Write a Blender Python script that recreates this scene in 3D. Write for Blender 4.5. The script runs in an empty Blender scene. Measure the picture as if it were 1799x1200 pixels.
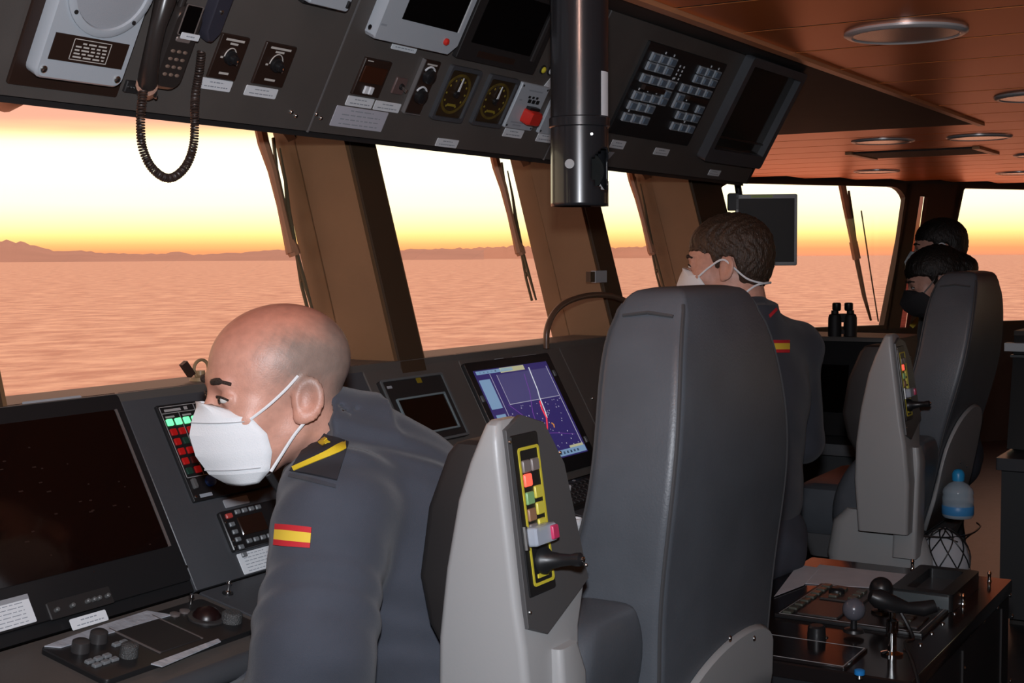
import bpy, bmesh, math, random
import numpy as np
from mathutils import Vector, Matrix
random.seed(7); np.random.seed(7)
V = Vector
SC = bpy.context.scene
COL = SC.collection

# ------------------------------------------------------------------ camera, world, flash, exposure
FPX = 2380.0
TH, PH, RO = math.radians(31.2), math.atan(148/FPX), 0.0057
CAM = V((0, 0, 1.6))
FW = V((math.cos(TH)*math.cos(PH), math.sin(TH)*math.cos(PH), -math.sin(PH)))
R0 = V((math.sin(TH), -math.cos(TH), 0)); U0 = R0.cross(FW)
RT = R0*math.cos(RO) - U0*math.sin(RO); UP = U0*math.cos(RO) + R0*math.sin(RO)
cd = bpy.data.cameras.new('camera'); cam = bpy.data.objects.new('camera', cd); COL.objects.link(cam)
cd.sensor_width = 36; cd.lens = FPX/1799*36; cd.clip_start = 0.05; cd.clip_end = 100000
cam.matrix_world = Matrix(((RT.x, UP.x, -FW.x, 0), (RT.y, UP.y, -FW.y, 0), (RT.z, UP.z, -FW.z, 1.6), (0, 0, 0, 1)))
SC.camera = cam
SC.view_settings.view_transform = 'Standard'; SC.view_settings.look = 'None'
SC.view_settings.exposure = 0.0; SC.view_settings.gamma = 1.0; SC.view_settings.use_curve_mapping = False

def lin(r, g, b):
    f = lambda c: (c/255/12.92) if c/255 <= .04045 else ((c/255+.055)/1.055)**2.4
    return (f(r), f(g), f(b), 1)

W = bpy.data.worlds.new('sunset_sky'); SC.world = W; W.use_nodes = True
nt = W.node_tree; nt.nodes.clear()
tc = nt.nodes.new('ShaderNodeTexCoord'); sx = nt.nodes.new('ShaderNodeSeparateXYZ')
nt.links.new(tc.outputs['Generated'], sx.inputs[0])
noi = nt.nodes.new('ShaderNodeTexNoise'); noi.inputs['Scale'].default_value = 2.2; noi.inputs['Detail'].default_value = 5
mp = nt.nodes.new('ShaderNodeMapping'); mp.inputs['Scale'].default_value = (1, 1, 14)
nt.links.new(tc.outputs['Generated'], mp.inputs[0]); nt.links.new(mp.outputs[0], noi.inputs['Vector'])
ma = nt.nodes.new('ShaderNodeMath'); ma.operation = 'MULTIPLY_ADD'; ma.inputs[1].default_value = .035; ma.inputs[2].default_value = -.0175
nt.links.new(noi.outputs[0], ma.inputs[0])
# the cloud edge wavers with height only: scale the waver by elevation
mz = nt.nodes.new('ShaderNodeMath'); mz.operation = 'MULTIPLY'; mz.use_clamp = False
sc10 = nt.nodes.new('ShaderNodeMath'); sc10.operation = 'MULTIPLY'; sc10.inputs[1].default_value = 8; sc10.use_clamp = True
nt.links.new(sx.outputs['Z'], sc10.inputs[0])
nt.links.new(ma.outputs[0], mz.inputs[0]); nt.links.new(sc10.outputs[0], mz.inputs[1])
ad = nt.nodes.new('ShaderNodeMath'); ad.operation = 'ADD'
nt.links.new(sx.outputs['Z'], ad.inputs[0]); nt.links.new(mz.outputs[0], ad.inputs[1])
pw = nt.nodes.new('ShaderNodeMath'); pw.operation = 'POWER'; pw.inputs[1].default_value = .5; pw.use_clamp = True
nt.links.new(ad.outputs[0], pw.inputs[0])
rp = nt.nodes.new('ShaderNodeValToRGB'); rp.color_ramp.interpolation = 'LINEAR'
stops = [(0, (180, 112, 86)), (.005, (192, 124, 82)), (.010, (206, 150, 92)), (.016, (214, 182, 112)), (.024, (222, 206, 148)), (.038, (228, 218, 182)),
         (.068, (230, 224, 200)), (.082, (228, 214, 180)), (.089, (214, 176, 130)), (.096, (188, 136, 116)), (.12, (186, 132, 116)), (.19, (208, 152, 126)), (.4, (205, 152, 128)), (1, (150, 124, 118))]
el = rp.color_ramp.elements
for i, (z, c) in enumerate(stops):
    e = el[i] if i < 2 else el.new(.5)
    e.position = math.sqrt(z)
    e.color = lin(*c)
nt.links.new(pw.outputs[0], rp.inputs[0])
bg = nt.nodes.new('ShaderNodeBackground'); bg.inputs['Strength'].default_value = 2.25
out = nt.nodes.new('ShaderNodeOutputWorld')
nt.links.new(rp.outputs[0], bg.inputs[0]); nt.links.new(bg.outputs[0], out.inputs[0])

# the photographer's flash, just above the camera
fl = bpy.data.lights.new('camera_flash', 'SPOT'); fl.energy = 150; fl.color = (.94, .975, 1.05); fl.shadow_soft_size = .035
fl.spot_size = math.radians(85); fl.spot_blend = .9
flo = bpy.data.objects.new('camera_flash', fl); COL.objects.link(flo)
flm = cam.matrix_world.copy(); flm.translation = CAM + UP*.16 - FW*.03; flo.matrix_world = flm

# ------------------------------------------------------------------ geometry helpers
def ray(u, v): return FW + RT*((u-899.5)/FPX) + UP*((600-v)/FPX)
def hit(u, v, p, n):
    d = ray(u, v); n = V(n); return CAM + d*((V(p)-CAM).dot(n)/d.dot(n))
def atX(u, v, x): return hit(u, v, (x, 0, 0), (1, 0, 0))
def atY(u, v, y): return hit(u, v, (0, y, 0), (0, 1, 0))
def atZ(u, v, z): return hit(u, v, (0, 0, z), (0, 0, 1))
def dep(u, v, d): return CAM + ray(u, v)*d

class Frame:
    def __init__(s, O, ex, ey):
        s.O = V(O); s.ex = V(ex).normalized(); s.ey = V(ey).normalized(); s.n = s.ex.cross(s.ey)
    def pt(s, a, b, h=0): return s.O + s.ex*a + s.ey*b + s.n*h
    def px(s, u, v, h=0):
        p = hit(u, v, s.pt(0, 0, h), s.n) - s.O; return p.dot(s.ex), p.dot(s.ey)
    def rect(s, *pix, h=0):
        q = [s.px(u, v, h) for u, v in pix]
        if len(q) == 2: return q[0][0], q[1][0], q[0][1], q[1][1]
        # BL BR TR TL
        return ((q[0][0]+q[3][0])/2, (q[1][0]+q[2][0])/2, (q[0][1]+q[1][1])/2, (q[2][1]+q[3][1])/2)
WORLD = Frame((0, 0, 0), (1, 0, 0), (0, 1, 0))

MATS = {}
def mat(name, col, rough=.5, metal=0., spec=.5, bump=0., bscale=40., var=0., vscale=6., emit=0., coat=0., attr=None, stretch=None, sheen=0., alpha=1.):
    if name in MATS: return MATS[name]
    m = bpy.data.materials.new(name); m.use_nodes = True; t = m.node_tree
    b = t.nodes['Principled BSDF']; c = (*col[:3], 1)
    b.inputs['Base Color'].default_value = c; b.inputs['Roughness'].default_value = rough
    b.inputs['Metallic'].default_value = metal; b.inputs['Specular IOR Level'].default_value = spec
    if coat: b.inputs['Coat Weight'].default_value = coat; b.inputs['Coat Roughness'].default_value = .06
    if sheen: b.inputs['Sheen Weight'].default_value = sheen
    if alpha < 1: b.inputs['Alpha'].default_value = alpha
    if emit:
        b.inputs['Emission Color'].default_value = c; b.inputs['Emission Strength'].default_value = emit
    if var or bump:
        tcn = t.nodes.new('ShaderNodeTexCoord'); src = tcn.outputs['Object']
        if stretch:
            mpn = t.nodes.new('ShaderNodeMapping'); mpn.inputs['Scale'].default_value = stretch
            t.links.new(src, mpn.inputs[0]); src = mpn.outputs[0]
    if attr:
        at = t.nodes.new('ShaderNodeAttribute'); at.attribute_name = attr; base = at.outputs['Color']
        t.links.new(base, b.inputs['Base Color'])
    if var:
        n = t.nodes.new('ShaderNodeTexNoise'); n.inputs['Scale'].default_value = vscale; n.inputs['Detail'].default_value = 4
        t.links.new(src, n.inputs['Vector'])
        mr = t.nodes.new('ShaderNodeMapRange'); mr.inputs[1].default_value = .3; mr.inputs[2].default_value = .7
        mr.inputs[3].default_value = 1-var; mr.inputs[4].default_value = 1+var
        t.links.new(n.outputs[0], mr.inputs[0])
        mx = t.nodes.new('ShaderNodeMix'); mx.data_type = 'RGBA'; mx.blend_type = 'MULTIPLY'; mx.inputs[0].default_value = 1
        if attr: t.links.new(base, mx.inputs[6])
        else: mx.inputs[6].default_value = c
        t.links.new(mr.outputs[0], mx.inputs[7]); t.links.new(mx.outputs[2], b.inputs['Base Color'])
    if bump:
        n2 = t.nodes.new('ShaderNodeTexNoise'); n2.inputs['Scale'].default_value = bscale; n2.inputs['Detail'].default_value = 3
        t.links.new(src, n2.inputs['Vector'])
        bp = t.nodes.new('ShaderNodeBump'); bp.inputs['Strength'].default_value = bump; bp.inputs['Distance'].default_value = .004
        t.links.new(n2.outputs[0], bp.inputs['Height']); t.links.new(bp.outputs[0], b.inputs['Normal'])
    MATS[name] = m; return m

class MB:
    """collects shapes for one mesh object"""
    def __init__(s, m=None):
        s.v = []; s.f = []; s.mi = []; s.mats = []; s.cur = 0
        if m: s.use(m)
    def use(s, m):
        if m not in s.mats: s.mats.append(m)
        s.cur = s.mats.index(m); return s
    def add(s, vs, fs):
        o = len(s.v); s.v += [V(p) for p in vs]
        for f in fs: s.f.append([i+o for i in f]); s.mi.append(s.cur)
        return s
    def box(s, F, a0, a1, b0, b1, h0, h1):
        if a1 < a0: a0, a1 = a1, a0
        if b1 < b0: b0, b1 = b1, b0
        if h1 < h0: h0, h1 = h1, h0
        p = [F.pt(a, b, h) for h in (h0, h1) for b in (b0, b1) for a in (a0, a1)]
        return s.add(p, [(0, 2, 3, 1), (4, 5, 7, 6), (0, 1, 5, 4), (2, 6, 7, 3), (0, 4, 6, 2), (1, 3, 7, 5)])
    def poly(s, F, pts, h0, h1, ch=0.):
        """prism from a counter-clockwise outline; ch chamfers the upper rim"""
        n = len(pts); cx = sum(p[0] for p in pts)/n; cy = sum(p[1] for p in pts)/n
        rings = [[F.pt(a, b, h0) for a, b in pts]]
        if ch:
            rings.append([F.pt(a, b, h1-ch) for a, b in pts])
            k = []
            for a, b in pts:
                d = math.hypot(a-cx, b-cy) or 1
                k.append(F.pt(a-(a-cx)/d*ch, b-(b-cy)/d*ch, h1))
            rings.append(k)
        else: rings.append([F.pt(a, b, h1) for a, b in pts])
        vs = [p for r in rings for p in r]; fs = [tuple(reversed(range(n)))]
        for r in range(len(rings)-1):
            for i in range(n):
                j = (i+1) % n; fs.append((r*n+i, r*n+j, (r+1)*n+j, (r+1)*n+i))
        fs.append(tuple((len(rings)-1)*n+i for i in range(n)))
        return s.add(vs, fs)
    def rbox(s, F, a0, a1, b0, b1, h0, h1, r=.006, ch=.0015, k=3):
        if a1 < a0: a0, a1 = a1, a0
        if b1 < b0: b0, b1 = b1, b0
        r = min(r, (a1-a0)/2.01, (b1-b0)/2.01); pts = []
        for cx, cy, t0 in ((a1-r, b0+r, -90), (a1-r, b1-r, 0), (a0+r, b1-r, 90), (a0+r, b0+r, 180)):
            for i in range(k+1):
                t = math.radians(t0+90*i/k); pts.append((cx+r*math.cos(t), cy+r*math.sin(t)))
        return s.poly(F, pts, h0, h1, ch)
    def cyl(s, F, a, b, r, h0, h1, n=16, r1=None, ch=0.):
        r1 = r if r1 is None else r1
        prof = [(r, h0)] + ([(r1, h1-ch), (max(r1-ch, 0), h1)] if ch else [(r1, h1)])
        return s.lathe(F, a, b, prof, n)
    def lathe(s, F, a, b, prof, n=20, cap0=True, cap1=True, sx=1., sy=1.):
        vs = []; fs = []
        for r, h in prof:
            for i in range(n):
                t = 2*math.pi*i/n; vs.append(F.pt(a+r*math.cos(t)*sx, b+r*math.sin(t)*sy, h))
        for k in range(len(prof)-1):
            for i in range(n):
                j = (i+1) % n; fs.append((k*n+i, k*n+j, (k+1)*n+j, (k+1)*n+i))
        if cap0: fs.append(tuple(reversed(range(n))))
        if cap1: fs.append(tuple((len(prof)-1)*n+i for i in range(n)))
        return s.add(vs, fs)
    def tube(s, pts, r, n=8, cap=True, flat=None):
        pts = [V(p) for p in pts]; rs = r if isinstance(r, (list, tuple)) else [r]*len(pts)
        prev = None; vs = []; fs = []
        for i, p in enumerate(pts):
            d = (pts[min(i+1, len(pts)-1)] - pts[max(i-1, 0)])
            if d.length < 1e-9: d = V((0, 0, 1))
            d.normalize()
            if prev is None:
                a = V((0, 0, 1)) if abs(d.z) < .9 else V((1, 0, 0))
                x = d.cross(a).normalized()
            else:
                x = (prev - d*prev.dot(d)).normalized()
            prev = x; y = d.cross(x)
            for k in range(n):
                t = 2*math.pi*k/n; vs.append(p + (x*math.cos(t) + y*math.sin(t)*(flat or 1))*rs[i])
        for i in range(len(pts)-1):
            for k in range(n):
                j = (k+1) % n; fs.append((i*n+k, i*n+j, (i+1)*n+j, (i+1)*n+k))
        if cap: fs.append(tuple(reversed(range(n)))); fs.append(tuple((len(pts)-1)*n+k for k in range(n)))
        return s.add(vs, fs)
    def bar(s, p, q, w, h, up=(0, 0, 1)):
        p, q = V(p), V(q); d = (q-p); L = d.length; F = Frame(p, d, V(up).cross(d)); return s.box(F, 0, L, -w/2, w/2, -h/2, h/2)
    def loft(s, secs, r=.03, k=4, F=WORLD):
        """stacked rounded rectangles: (z, x0, x1, y0, y1[, r])"""
        vs = []; fs = []; n = 4*(k+1)
        for sec in secs:
            z, x0, x1, y0, y1 = sec[:5]; rr = min(sec[5] if len(sec) > 5 else r, (x1-x0)/2.01, (y1-y0)/2.01)
            for cx, cy, t0 in ((x1-rr, y0+rr, -90), (x1-rr, y1-rr, 0), (x0+rr, y1-rr, 90), (x0+rr, y0+rr, 180)):
                for i in range(k+1):
                    t = math.radians(t0+90*i/k); vs.append(F.pt(cx+rr*math.cos(t), cy+rr*math.sin(t), z))
        for q in range(len(secs)-1):
            for i in range(n):
                j = (i+1) % n; fs.append((q*n+i, q*n+j, (q+1)*n+j, (q+1)*n+i))
        fs.append(tuple(reversed(range(n)))); fs.append(tuple((len(secs)-1)*n+i for i in range(n)))
        return s.add(vs, fs)
    def ring(s, F, outer, inner, h0, h1):
        """frame between two outlines with the same number of points"""
        n = len(outer); vs = [F.pt(a, b, h) for h in (h0, h1) for ol in (outer, inner) for a, b in ol]; fs = []
        o0, i0, o1, i1 = 0, n, 2*n, 3*n
        for k in range(n):
            j = (k+1) % n
            fs += [(o0+k, o0+j, o1+j, o1+k), (i0+j, i0+k, i1+k, i1+j), (o1+k, o1+j, i1+j, i1+k), (o0+j, o0+k, i0+k, i0+j)]
        return s.add(vs, fs)

WL = {}
def fix(me):
    bm = bmesh.new(); bm.from_mesh(me); bmesh.ops.recalc_face_normals(bm, faces=bm.faces); bm.to_mesh(me); bm.free()
def smooth_by_angle(me, deg=40):
    bm = bmesh.new(); bm.from_mesh(me)
    for f in bm.faces: f.smooth = True
    for e in bm.edges:
        if len(e.link_faces) == 2: e.smooth = e.calc_face_angle(0) < math.radians(deg)
    bm.to_mesh(me); bm.free()
def obj(name, mb, parent=None, label=None, smooth=True, sub=0, deg=40):
    me = bpy.data.meshes.new(name)
    if parent is not None: o0 = WL[parent.name]
    else:
        n = len(mb.v); xs = [p.x for p in mb.v]; ys = [p.y for p in mb.v]
        o0 = V(((min(xs)+max(xs))/2, (min(ys)+max(ys))/2, min(p.z for p in mb.v)))
    me.from_pydata([tuple(p-o0) for p in mb.v], [], mb.f)
    for m in mb.mats: me.materials.append(m)
    me.polygons.foreach_set('material_index', mb.mi); fix(me)
    if smooth: smooth_by_angle(me, deg)
    o = bpy.data.objects.new(name, me); COL.objects.link(o)
    if parent is not None: o.parent = parent
    else: o.location = o0
    WL[o.name] = o0
    if label: o['label'] = label
    if sub:
        md = o.modifiers.new('smooth', 'SUBSURF'); md.levels = sub; md.render_levels = sub
    return o
def tag(o, label, cat, group=None):
    o['label'] = label; o['category'] = cat
    if group: o['group'] = group
    return o
def thing(name, label, cat, loc, group=None):
    o = bpy.data.objects.new(name, None); o.empty_display_size = .05; COL.objects.link(o); o.location = V(loc); WL[o.name] = V(loc)
    return tag(o, label, cat, group)
def struct(name, mb, parent=None, **k):
    o = obj(name, mb, parent, **k)
    if parent is None: o['kind'] = 'structure'
    return o
def copies(name, mb, F, spots, parent, mats=None):
    """alike small pieces sharing one mesh (built round the origin in frame F's axes)"""
    me = None; res = []
    for i, (a, b, h) in enumerate(spots):
        p = F.pt(a, b, h) - WL[parent.name]
        if me is None:
            me = bpy.data.meshes.new(name); me.from_pydata([tuple(q) for q in mb.v], [], mb.f)
            for m in mb.mats: me.materials.append(m)
            me.polygons.foreach_set('material_index', mb.mi); fix(me); smooth_by_angle(me)
        o = bpy.data.objects.new(name, me); COL.objects.link(o); o.parent = parent; o.location = p; WL[o.name] = p + WL[parent.name]
        if mats: 
            o.material_slots[0].link = 'OBJECT'; o.material_slots[0].material = mats[i]
        res.append(o)
    return res
def local(F): return Frame((0, 0, 0), F.ex, F.ey)

# ------------------------------------------------------------------ materials
M_panel = mat('console_paint', (.088, .077, .070), .5, bump=.05, bscale=300, var=.12, vscale=5)
M_panel2 = mat('console_paint_blue', (.058, .061, .068), .45, bump=.05, bscale=300, var=.1)
M_black = mat('black_plastic', (.012, .012, .013), .38)
M_blackm = mat('black_matte', (.016, .014, .014), .6)
M_plate = mat('brown_black_plate', (.026, .013, .009), .4)
M_glassblk = mat('black_screen_glass', (.004, .003, .003), .12, spec=.35)
M_lgrey = mat('light_grey_paint', (.42, .46, .50), .4, bump=.05, bscale=200)
M_lgrey2 = mat('light_grey_grille', (.33, .35, .38), .6, bump=.15, bscale=600)
M_white = mat('white_label', (.74, .77, .80), .5)
M_paper = mat('paper', (.62, .62, .66), .6, var=.06, vscale=20)
M_ink = mat('label_ink', (.30, .33, .37), .6)
M_mark = mat('white_marking', (.55, .52, .48), .5)
M_steel = mat('steel', (.62, .62, .60), .25, metal=1)
M_chrome = mat('chrome', (.85, .85, .84), .08, metal=1)
M_pillar = mat('pillar_glare_brown', (.14, .076, .036), .45, bump=.04, bscale=150, var=.1)  # brown of the sunset glare is put into the base colour
M_gasket = mat('dark_window_gasket', (.045, .026, .014), .5)
M_dark = mat('dark_soffit', (.035, .031, .029), .6, var=.1)
M_plank = mat('ceiling_plank_sunset_tint', (1.0, .32, .08), .32, metal=.7, var=.05, vscale=1.5, bump=.02, bscale=30)  # orange sunset reflection on pale planks, put into the base colour
M_trim = mat('ceiling_trim_wood', (.8, .40, .20), .35, metal=.3)
M_gap = mat('ceiling_gap', (.02, .015, .012), .8)
M_wall = mat('bulkhead_paint', (.60, .52, .43), .6, var=.08)
M_floor = mat('floor_vinyl', (.06, .06, .065), .4, var=.15, vscale=30)
M_leather = mat('dark_leather', (.085, .094, .108), .42, bump=.10, bscale=260, var=.1, vscale=9)
M_seam = mat('leather_seam', (.055, .055, .058), .5)
M_shell = mat('grey_shell_plastic', (.34, .34, .34), .4, bump=.03, bscale=300)
M_shelld = mat('dark_grey_shell', (.12, .12, .125), .45)
M_yellow = mat('yellow_print', (.62, .52, .04), .5)
M_red = mat('red_plastic', (.62, .03, .02), .35)
M_cloth = mat('navy_cloth', (.046, .052, .070), .85, bump=.25, bscale=900, var=.1, vscale=14, sheen=.15)
M_cloth2 = mat('dark_navy_cloth', (.035, .038, .05), .85, bump=.25, bscale=900, var=.1, vscale=14, sheen=.1)
M_trou = mat('navy_trousers', (.05, .055, .072), .85, bump=.25, bscale=900, var=.12, vscale=10)
M_boot = mat('black_boot', (.012, .012, .012), .35)
M_skin = mat('skin', (.5, .3, .22), .45, attr='col', var=.10, vscale=70, bump=.12, bscale=420)
M_mask = mat('white_mask_fabric', (.80, .82, .84), .8, bump=.15, bscale=500)
M_maskd = mat('dark_mask_fabric', (.02, .018, .02), .8)
M_hair = mat('brown_hair', (.045, .026, .016), .5, bump=1., bscale=260, var=.35, vscale=90, stretch=(1, 1, .35))
M_hairb = mat('black_hair', (.012, .008, .006), .5, bump=.8, bscale=260, var=.3, vscale=90, stretch=(1, 1, .35))
M_eyew = mat('eye_white', (.7, .66, .62), .25); M_eyed = mat('eye_dark', (.02, .012, .01), .2)
M_brow = mat('eyebrow_hair', (.03, .017, .012), .7, bump=.8, bscale=500)

# ------------------------------------------------------------------ outside: sea and hills
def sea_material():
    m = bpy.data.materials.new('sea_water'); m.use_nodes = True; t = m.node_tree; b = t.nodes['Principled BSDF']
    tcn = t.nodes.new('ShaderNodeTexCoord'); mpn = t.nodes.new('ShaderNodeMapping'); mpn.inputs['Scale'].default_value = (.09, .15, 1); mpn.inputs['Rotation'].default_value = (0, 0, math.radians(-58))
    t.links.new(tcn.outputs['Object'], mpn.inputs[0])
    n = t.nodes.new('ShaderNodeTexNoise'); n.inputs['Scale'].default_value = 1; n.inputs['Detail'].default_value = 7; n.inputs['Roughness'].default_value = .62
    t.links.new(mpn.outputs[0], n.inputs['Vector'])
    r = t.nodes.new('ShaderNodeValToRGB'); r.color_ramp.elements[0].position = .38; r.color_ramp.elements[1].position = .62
    r.color_ramp.elements[0].color = (.58, .29, .21, 1); r.color_ramp.elements[1].color = (1.0, .74, .56, 1)  # pink sky reflection painted into the base colour, mottled by the waves
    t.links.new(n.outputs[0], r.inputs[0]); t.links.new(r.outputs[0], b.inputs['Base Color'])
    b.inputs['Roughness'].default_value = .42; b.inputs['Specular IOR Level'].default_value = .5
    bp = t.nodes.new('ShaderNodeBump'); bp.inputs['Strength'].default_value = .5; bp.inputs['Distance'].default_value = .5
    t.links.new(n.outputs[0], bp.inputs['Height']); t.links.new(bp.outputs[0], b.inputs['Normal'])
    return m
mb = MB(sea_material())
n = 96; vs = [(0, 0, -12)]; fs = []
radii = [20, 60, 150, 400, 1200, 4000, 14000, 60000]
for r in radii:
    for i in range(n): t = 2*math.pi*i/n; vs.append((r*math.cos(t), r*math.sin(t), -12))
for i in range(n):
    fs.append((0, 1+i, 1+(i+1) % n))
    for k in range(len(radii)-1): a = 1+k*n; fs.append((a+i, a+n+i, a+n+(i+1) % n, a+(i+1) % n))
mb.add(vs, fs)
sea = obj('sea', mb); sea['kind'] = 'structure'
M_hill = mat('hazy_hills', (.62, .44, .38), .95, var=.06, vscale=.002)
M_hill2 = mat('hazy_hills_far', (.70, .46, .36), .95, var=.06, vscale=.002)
def hills(name, prof, dist, m, label):
    """ridge line from pixel heights; each hill is a ridge with a sloping foreland, at its own distance"""
    mb = MB(m); vs = []; N = 140; us = [p[0] for p in prof]
    rnd = np.random.RandomState(3)
    for i in range(N+1):
        u = us[0] + (us[-1]-us[0])*i/N
        hgt = float(np.interp(u, us, [p[1] for p in prof]))*(1+.05*rnd.randn())
        d = V((ray(u, 452).x, ray(u, 452).y, 0)); k = 1/d.dot(V((FW.x, FW.y, 0)).normalized())
        base = d*k*dist; H = hgt*dist/FPX
        vs += [V((base.x, base.y, -12)), V((base.x, base.y, 0))*1.06 + V((0, 0, -12 + .6*H)), V((base.x, base.y, 0))*1.14 + V((0, 0, -12 + H*1.14 + 2)), V((base.x, base.y, 0))*1.35 + V((0, 0, -12))]
    fs = []
    for i in range(N):
        for k in range(3): a = i*4+k; fs.append((a, a+4, a+5, a+1))
    mb.add(vs, fs); o = obj(name, mb, deg=180); return tag(o, label, 'hill')
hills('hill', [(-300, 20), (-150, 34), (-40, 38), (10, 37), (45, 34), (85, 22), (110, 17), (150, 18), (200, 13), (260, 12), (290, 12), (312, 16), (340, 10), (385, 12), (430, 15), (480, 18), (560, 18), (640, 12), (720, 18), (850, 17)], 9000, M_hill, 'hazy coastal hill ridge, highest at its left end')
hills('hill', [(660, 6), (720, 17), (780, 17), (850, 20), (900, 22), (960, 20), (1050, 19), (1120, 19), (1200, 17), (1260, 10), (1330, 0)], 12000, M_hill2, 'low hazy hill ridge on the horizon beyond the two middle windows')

# ------------------------------------------------------------------ room shell
ZC = 2.2                    # ceiling
YM = 1.40                   # ceiling trim line
XE = 4.36                   # end of the front bulkhead
FO = V((9.87, 3.87, 0)); fex = V((math.cos(math.radians(-33)), math.sin(math.radians(-33)), 0))
FAC = Frame(FO, fex, (0, 0, 1))            # far facade: a along it, b up, n towards the room
if FAC.n.dot(-FO) < 0: raise Exception('facade')
SL = FAC.px(1236, 450)[0]                  # left end of the far facade, where the swept front bulkhead meets it
SR = (14.0-FO.x)/fex.x
pL, pR = FAC.pt(SL, 0), FAC.pt(SR, 0)
outline = [(-1.6, -2.5), (14.0, -2.5), (14.0, pR.y), (pL.x, pL.y), (XE, 1.90), (-1.6, 1.90)]
struct('floor', MB(M_floor).poly(WORLD, outline, -.05, 0), smooth=False)
roof = MB(M_gap).poly(WORLD, [(-1.7, -2.6), (14.3, -2.6), (14.3, pR.y-.1), (pL.x, pL.y+.02), (XE, 1.96), (XE, 2.03), (-1.7, 2.03)], ZC+.016, ZC+.12)
ceiling = struct('ceiling', roof, smooth=False)
W_ = .425; g = .009; k0 = -12
for k in range(k0, 25):
    x0 = 3.48+W_*k; x1 = x0+W_
    if x1 > 14 or x0 < -1.6: continue
    y1 = YM-.02 if x1 < 6.5 else min(FAC.O.y + (FAC.O.x-x1)*math.tan(math.radians(33)) - .06, 1.90+(x0-XE)*(pL.y-1.90)/(pL.x-XE)-.02)
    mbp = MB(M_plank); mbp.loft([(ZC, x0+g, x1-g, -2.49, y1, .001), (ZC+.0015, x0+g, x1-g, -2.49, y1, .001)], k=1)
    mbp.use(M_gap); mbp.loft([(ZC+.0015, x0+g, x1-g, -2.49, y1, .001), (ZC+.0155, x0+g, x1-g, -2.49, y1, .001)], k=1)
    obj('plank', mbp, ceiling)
tm = MB(M_trim); tm.box(WORLD, -1.6, 6.47, YM-.018, YM+.012, ZC-.012, ZC+.012); struct('trim_1', tm)
sf = MB(M_dark); sf.box(WORLD, -1.6, XE, YM+.012, 1.98, ZC-.004, ZC+.015); sf.poly(WORLD, [(XE, YM+.012), (6.45, YM+.012), (6.45, 1.90+(6.45-XE)*(pL.y-1.90)/(pL.x-XE)-.01), (XE, 1.89)], ZC-.004, ZC+.015); struct('trim_2', sf)
wrr = MB(M_wall); wrr.box(WORLD, -1.6, 14, -2.6, -2.5, 0, .95); wrr.box(WORLD, -1.6, 14, -2.6, -2.5, 2.08, ZC+.1); wrr.box(WORLD, -1.6, 9.0, -2.6, -2.5, .95, 2.08); wrr.box(WORLD, 11.8, 14, -2.6, -2.5, .95, 2.08)
struct('wall_rear', wrr)
REAR = [9.0+1.4*i for i in range(3)]  # bays of the unseen rear windows, added to let in warm sky light
for x_ in REAR[1:-1]: struct('window_pillar', MB(M_wall).box(WORLD, x_-.06, x_+.06, -2.59, -2.5, .95, 2.08))
struct('wall_left', MB(M_wall).box(WORLD, -1.7, -1.6, -2.6, 2.05, 0, ZC+.1))
struct('wall_right', MB(M_wall).box(WORLD, 14, 14.1, -2.6, pR.y+.05, 0, ZC+.1))
GL = .27                                   # outward lean of the front windows
def yin(z): return 1.68 + GL*(z-1.39)
def yout(z): return 1.82 + GL*(z-1.39)
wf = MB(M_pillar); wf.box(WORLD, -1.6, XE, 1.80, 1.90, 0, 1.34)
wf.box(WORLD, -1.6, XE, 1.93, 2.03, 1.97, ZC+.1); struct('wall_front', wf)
wrt = MB(M_dark); wrt.poly(WORLD, [(XE-.02, 1.90), (pL.x, pL.y), (pL.x-.02, pL.y+.05), (XE-.02, 1.95)], 0, ZC+.1); struct('wall_return', wrt)
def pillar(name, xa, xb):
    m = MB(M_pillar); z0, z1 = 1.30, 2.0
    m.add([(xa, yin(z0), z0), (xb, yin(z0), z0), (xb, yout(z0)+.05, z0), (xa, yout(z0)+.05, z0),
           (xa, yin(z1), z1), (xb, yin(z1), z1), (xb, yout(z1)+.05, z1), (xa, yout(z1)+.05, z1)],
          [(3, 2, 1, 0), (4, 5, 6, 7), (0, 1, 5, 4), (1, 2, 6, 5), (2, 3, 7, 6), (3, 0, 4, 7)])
    # raised dark strip puts the shade of the inner face into colour
    w = (xb-xa)*.5
    o = struct(name, m, smooth=False)
    c = MB(M_gasket)
    for (a, b) in ((xa+.012, xb-.012),):
        c.add([(a, yin(z0)-.006, z0), (b, yin(z0)-.006, z0), (b, yin(z0)+.01, z0), (a, yin(z0)+.01, z0), (a, yin(z1)-.006, z1), (b, yin(z1)-.006, z1), (b, yin(z1)+.01, z1), (a, yin(z1)+.01, z1)],
              [(3, 2, 1, 0), (4, 5, 6, 7), (0, 1, 5, 4), (1, 2, 6, 5), (2, 3, 7, 6), (3, 0, 4, 7)])
    obj('shade_strip', c, o, smooth=False)
    return o
PX = [(1.17, 1.324), (2.295, 2.406), (3.30, 3.42), (4.09, XE)]
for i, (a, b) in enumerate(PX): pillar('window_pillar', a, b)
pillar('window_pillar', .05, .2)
def rrect(a0, a1, b0, b1, r, k=5):
    pts = []
    for cx, cy, t0 in ((a1-r, b0+r, -90), (a1-r, b1-r, 0), (a0+r, b1-r, 90), (a0+r, b0+r, 180)):
        for i in range(k+1):
            t = math.radians(t0+90*i/k); pts.append((cx+r*math.cos(t), cy+r*math.sin(t)))
    return pts
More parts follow.
